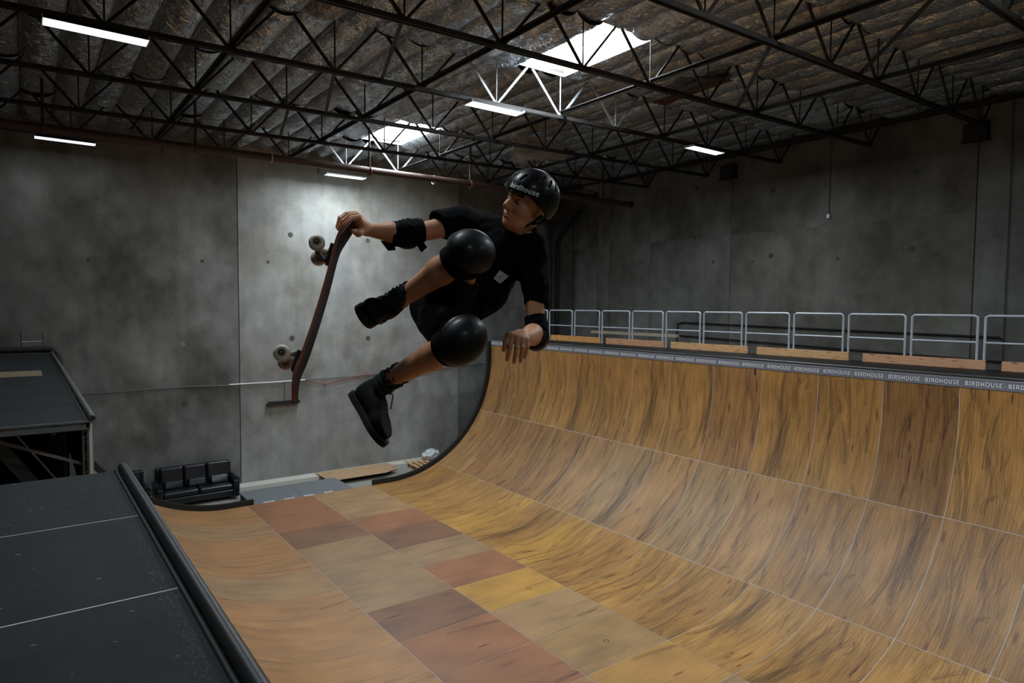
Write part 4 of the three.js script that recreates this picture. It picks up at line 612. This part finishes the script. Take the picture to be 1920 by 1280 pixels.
// pads
function kneePad(kn, thigh, shin, tilt, label, print) {
  const o = kn.clone().multiplyScalar(2).sub(thigh).sub(shin).normalize().add(tilt).normalize(), l = thigh.clone().sub(shin); l.addScaledVector(o, -l.dot(o)).normalize(); const s = new THREE.Vector3().crossVectors(o, l), c = kn.clone().addScaledVector(o, 0.012);
  const cap0 = ell(c, o, l, s, 0.078, 0.108, 0.09), cap1 = ell(c.clone().addScaledVector(o, -0.012), o, l, s, 0.077, 0.105, 0.087), lip = ell(c.clone().addScaledVector(o, -0.004), o, l, s, 0.02, 0.112, 0.094), d0 = c.dot(o);
  const f = (x, y, z) => { const h = x * o.x + y * o.y + z * o.z - d0; return smin(Math.max(cap0(x, y, z), -cap1(x, y, z), -0.022 - h), Math.max(lip(x, y, z), -cap1(x, y, z)), 0.006); };
  const pad = part('knee_pad', sleeve([kn.clone().lerp(thigh, 0.20), kn.clone().addScaledVector(o, -0.004), kn.clone().lerp(shin, 0.27)], [0.078, 0.074, 0.070], 24, 0.006, 9, 0.009), padCloth, skater, label);
  part('hard_cap', mesh3(f, ...box3([c], 0.13), 0.004), plastic, pad, 'scuffed glossy black cap');
  const q = kn.clone().lerp(shin, 0.26), ax = shin.clone().sub(kn).normalize(); part('strap', sleeve([q.clone().addScaledVector(ax, -0.012), q, q.clone().addScaledVector(ax, 0.012)], [0.073, 0.0735, 0.072], 24, 0, 1, 0.004), padCloth, pad);
  const q2 = kn.clone().lerp(thigh, 0.16), a2 = thigh.clone().sub(kn).normalize(); part('strap', sleeve([q2.clone().addScaledVector(a2, -0.014), q2, q2.clone().addScaledVector(a2, 0.014)], [0.083, 0.083, 0.083], 24, 0, 1, 0.004), padCloth, pad);
  return { pad, o, l, s, c };
}
const k1 = kneePad(kn1, V(-0.2571, 0.2220, -0.1000), V(-0.4025, 0.2067, 0.1000), V(0.25, 0.12, 0.1), 'black knee pad on the raised leg'), k2 = kneePad(kn2, V(-0.2758, 0.0888, -0.1000), V(-0.4227, -0.1127, 0.1100), V(0.15, -0.12, 0.15), 'black knee pad on the lower leg');
{
  // elbow pad on the outstretched arm
  const e = part('elbow_pad', sleeve([V(-0.3788, 0.4718, -0.0150), V(-0.4152, 0.4648, 0.0000), V(-0.4525, 0.4525, 0.0200), V(-0.5049, 0.4493, 0.0400)], [0.049, 0.056, 0.058, 0.050], 24, 0.006, 7, 0.008), padCloth, skater, 'black elbow pad on the outstretched arm');
  const cap = blend([ell(V(-0.4486, 0.4371, -0.0400), V(1, 0, 0), V(0, 1, 0), V(0, 0, 1), 0.055, 0.042, 0.04)], 0.01); part('hard_cap', mesh3(cap, ...box3([V(-0.4486, 0.4371, -0.0400)], 0.08), 0.005), plastic, e);
  const tab = (pts, d) => { const a = pts.map((p) => p), g = new THREE.BufferGeometry(), P = [], ix = []; for (const o of [0, -0.006]) a.forEach((p) => P.push(p.x, p.y, p.z + o)); const n = a.length; for (let i = 1; i < n - 1; i++) { ix.push(0, i, i + 1); ix.push(n, n + i + 1, n + i); } for (let i = 0; i < n; i++) { const j = (i + 1) % n; ix.push(i, n + i, n + j, i, n + j, j); } g.setAttribute('position', new THREE.Float32BufferAttribute(P, 3)); g.setIndex(ix); const f = g.toNonIndexed(); f.computeVertexNormals(); f.setAttribute('uv', new THREE.Float32BufferAttribute(new Float32Array(f.attributes.position.count * 2), 2)); return f; };
  part('strap_end', tab([V(-0.4973, 0.4174, 0.0450), V(-0.5474, 0.4188, 0.0500), V(-0.5141, 0.3767, 0.0500), V(-0.4831, 0.3812, 0.0500), V(-0.4884, 0.3952, 0.0450), V(-0.4626, 0.3959, 0.0400)]), padCloth, e); part('strap_end', tab([V(-0.4002, 0.4047, 0.0100), V(-0.3822, 0.3755, 0.0100), V(-0.3575, 0.3979, 0.0100), V(-0.3739, 0.4212, 0.0050), V(-0.3845, 0.4317, 0.0100)]), padCloth, e);
  const e2 = part('elbow_pad', sleeve([V(0.0975, 0.1066, -0.0150), V(0.1040, 0.0633, -0.0050), V(0.0989, 0.0270, 0.0100), V(0.0793, 0.0176, 0.0650)], [0.046, 0.051, 0.054, 0.05], 24, 0.005, 7, 0.008), padCloth, skater, 'black elbow pad on the hanging arm');
  part('hard_cap', mesh3(blend([ell(V(0.1110, 0.0091, -0.0100), V(0.8, -0.6, 0), V(0.6, 0.8, 0), V(0, 0, 1), 0.045, 0.055, 0.06)], 0.01), ...box3([V(0.1110, 0.0091, -0.0100)], 0.09), 0.005), plastic, e2);
}
// helmet
{
  const C = hp(-0.012, 0.028, 0), A = 0.134, B = 0.121, D = 0.112, out = ell(C, F, U, S, A, B, D), inn = ell(C, F, U, S, A - 0.014, B - 0.014, D - 0.014);
  const loc = (x, y, z) => { const px = x - C.x, py = y - C.y, pz = z - C.z; return [px * F.x + py * F.y + pz * F.z, px * U.x + py * U.y + pz * U.z, px * S.x + py * S.y + pz * S.z]; };
  const vents = []; const on = (az, el, r) => { const f = Math.cos(el) * Math.cos(az) * A, u = Math.sin(el) * B, s = Math.cos(el) * Math.sin(az) * D; return C.clone().addScaledVector(F, f * r).addScaledVector(U, u * r).addScaledVector(S, s * r); };
  const near = 1;   // the side of the head turned to the viewer
  const slot = (az0, el0, az1, el1, r) => { const a = on(az0, el0, 1.0), b = on(az1, el1, 1.0); vents.push(cone(a, b, r)); };
  for (const s of [1, -1]) { slot(s * 1.05, 0.72, s * 1.35, 1.0, 0.007); slot(s * 1.45, 0.62, s * 1.75, 0.9, 0.007); slot(s * 1.9, 0.55, s * 2.15, 0.85, 0.007); slot(s * 0.28, 0.55, s * 0.34, 0.75, 0.008); }
  const f = (x, y, z) => {
    const [a, u] = loc(x, y, z), rim = a > 0.02 ? mix(-0.022, 0.012, smooth(0.02, 0.1, a)) : mix(-0.022, -0.06, smooth(0.02, -0.045, a));
    let d = Math.max(out(x, y, z), -inn(x, y, z), rim - u); for (const v of vents) d = Math.max(d, -v(x, y, z)); return d - 0.0015;
  };
  const h = part('helmet', mesh3(f, ...box3([C], 0.15), 0.0033), phys({ color: 0x06070a, roughness: 0.42, specularIntensity: 0.3, clearcoat: 0.12, clearcoatRoughness: 0.15 }), skater, 'black skate helmet lettered birdhouse on the brow');
  part('liner', mesh3((x, y, z) => { const [a, u] = loc(x, y, z); return Math.max(ell(C, F, U, S, A - 0.015, B - 0.015, D - 0.015)(x, y, z), -ell(C, F, U, S, A - 0.03, B - 0.03, D - 0.024)(x, y, z), 0.022 - u); }, ...box3([C], 0.14), 0.005), padCloth, h);
  const font = await new FontLoader().loadAsync('fonts/droid/droid_sans_bold.typeface.json');
  const tg = new TextGeometry('birdhouse', { font, size: 0.021, depth: 0.002, curveSegments: 4 }); tg.computeBoundingBox(); const w = tg.boundingBox.max.x, p = tg.attributes.position;
  const az0 = near * 0.55;
  for (let i = 0; i < p.count; i++) { const az = az0 + (p.getX(i) - w / 2) / 0.122, el = 0.15 + p.getY(i) / B, q = on(az, el, 1 + 0.012 + (p.getZ(i)) / A); p.setXYZ(i, q.x, q.y, q.z); }
  tg.computeVertexNormals(); part('lettering', tg, std({ color: 0xe4eae8, roughness: 0.6, side: THREE.DoubleSide }), h, 'pale lettering birdhouse');
  for (const s of [1, -1]) part('chin_strap', tube([hp(-0.02, -0.02, s * 0.093), hp(0.0, -0.06, s * 0.078), hp(0.025, -0.11, s * 0.04), hp(0.032, -0.128, 0)], 0.0055, 20, 6), padCloth, h);
  for (const s of [1, -1]) part('chin_strap', tube([hp(-0.075, -0.02, s * 0.085), hp(-0.03, -0.06, s * 0.08), hp(0.0, -0.068, s * 0.076)], 0.005, 16, 6), padCloth, h);
}

// ------------------------------------------------------------------ the skateboard
{
  const nose = V(-0.6189, 0.4875, 0.1700), tail = V(-0.7976, -0.2243, 0.3800), board = thing('skateboard', 'skateboard held up on edge in the air by the skater', 'skateboard', [-2.991, 5.151, 14.3]); board.rotation.copy(skater.rotation);
  const L = nose.clone().sub(tail).normalize(), mid = V(-0.7278, 0.1427, 0.2700), view = mid.clone().sub(V(0, 0, 2.8)).negate().normalize(); view.addScaledVector(L, -view.dot(L)).normalize();
  let N0 = new THREE.Vector3().crossVectors(L, view); if (N0.x < 0) N0.negate();
  const ph = 0.115, Nn = N0.clone().multiplyScalar(Math.cos(ph)).addScaledVector(view, Math.sin(ph)).normalize(), Ww = new THREE.Vector3().crossVectors(Nn, L).normalize();
  // centre line of the deck as seen: nose kick, flat, tail kick
  const line = new THREE.CatmullRomCurve3([V(-0.6179, 0.4905, 0.1650), V(-0.6503, 0.4497, 0.1800), V(-0.6801, 0.3989, 0.1950), V(-0.6956, 0.3467, 0.2080), V(-0.7158, 0.2311, 0.2400), V(-0.7380, 0.1223, 0.2700), V(-0.7615, 0.0201, 0.3000), V(-0.7838, -0.0638, 0.3250), V(-0.8012, -0.1187, 0.3450), V(-0.8042, -0.1730, 0.3600), V(-0.7993, -0.2247, 0.3750)], false, 'catmullrom', 0.5);
  const len = line.getLength(), half = (t) => { const e = Math.min(t, 1 - t) * len; return e < 0.1 ? 0.1 * Math.sqrt(Math.max(0.02, 1 - (1 - e / 0.1) ** 2)) : 0.1; };
  const face = (off, flip, a = 0, b = 1) => grid(10, 60, (u, v) => { const t = v, c = line.getPointAt(t), T = line.getTangentAt(t), n = new THREE.Vector3().crossVectors(T, Ww).normalize(); if (n.dot(Nn) < 0) n.negate(); const k = (flip ? 1 - u : u) * 2 - 1, cc = 0.006 * k * k; const P = c.clone().addScaledVector(Ww, k * half(t)).addScaledVector(n, off + cc); return [P.x, P.y, P.z, u, v]; });
  const rimEdge = (s, o0, o1) => grid(1, 60, (u, v) => { const c = line.getPointAt(v), T = line.getTangentAt(v), n = new THREE.Vector3().crossVectors(T, Ww).normalize(); if (n.dot(Nn) < 0) n.negate(); const P = c.clone().addScaledVector(Ww, s * half(v)).addScaledVector(n, mix(o0, o1, u) + 0.006); return [P.x, P.y, P.z, u, v]; });
  const ply = std({ color: 0x96553e, roughness: 0.6, side: THREE.DoubleSide }), gripM = std({ color: 0x17171c, roughness: 0.95, side: THREE.DoubleSide });
  part('deck', join([face(-0.006, false), rimEdge(1, -0.006, 0.005), rimEdge(-1, -0.006, 0.005), face(0.0048, true)]), ply, board, 'reddish plywood deck'); part('grip_tape', face(0.0056, true), gripM, board, 'black grip tape');
  const wheelMat = std({ color: 0xd8ccb8, roughness: 0.5 }), wheelFace = std({ color: 0xa8957e, roughness: 0.6 }), metal = std({ color: 0x8c8a86, roughness: 0.35, metalness: 0.9 }), axleR = 0.03;
  const Wq = new THREE.Quaternion().setFromUnitVectors(V(0, 1, 0), Ww), wheelG = (() => { const r = axleR, h = 0.018; return new THREE.LatheGeometry([[0.009, -h], [r * 0.62, -h], [r * 0.9, -h * 0.9], [r, -h * 0.45], [r, h * 0.45], [r * 0.9, h * 0.9], [r * 0.62, h], [0.009, h], [0.009, -h]].map(([x, y]) => new THREE.Vector2(x, y)), 28); })();
  for (const [t, cx, name] of [[0.235, V(-0.7615, 0.3569, 0.2250), 'nose'], [0.80, V(-0.8504, -0.0476, 0.3400), 'tail']]) {
    const c = line.getPointAt(t), ax = c.clone().addScaledVector(Nn, -0.062), truck = new THREE.Group(); truck.name = 'truck'; board.add(truck);
    const Lm = new THREE.Matrix4().makeBasis(Ww, Nn, L), q = new THREE.Quaternion().setFromRotationMatrix(Lm), put = (n, g, m) => { const o = part(n, g, m, truck); o.quaternion.copy(q); o.position.copy(c); return o; };
    put('baseplate', rbox(0.055, 0.016, 0.08, 0.004, 0, -0.015, 0), M.dark); put('bushing', new THREE.CylinderGeometry(0.013, 0.013, 0.032, 12).translate(0, -0.035, 0.006), wheelMat);
    put('hanger', join([rod(V(-0.07, -0.062, 0), V(0.07, -0.062, 0), 0.011, 12), rod(V(0, -0.062, 0), V(0, -0.024, 0.03 * (name === 'nose' ? -1 : 1)), 0.014, 10)]), metal); put('axle', rod(V(-0.108, -0.062, 0), V(0.108, -0.062, 0), 0.004, 8), metal);
    for (const s of [-1, 1]) { const wl = part('wheel', wheelG, wheelMat, board, 'worn cream wheel'); wl.quaternion.copy(Wq); wl.position.copy(ax).addScaledVector(Ww, s * 0.085);
      part('bearing', new THREE.CylinderGeometry(0.011, 0.011, 0.039, 14), M.dark, wl); part('axle_nut', new THREE.CylinderGeometry(0.0055, 0.0055, 0.046, 6), metal, wl); part('wheel_core', new THREE.RingGeometry(0.0115, 0.018, 20).rotateX(-Math.PI / 2).translate(0, 0.0183, 0), wheelFace, wl); part('wheel_core', new THREE.RingGeometry(0.0115, 0.018, 20).rotateX(Math.PI / 2).translate(0, -0.0183, 0), wheelFace, wl); }
  }
}
renderer.render(scene, camera);
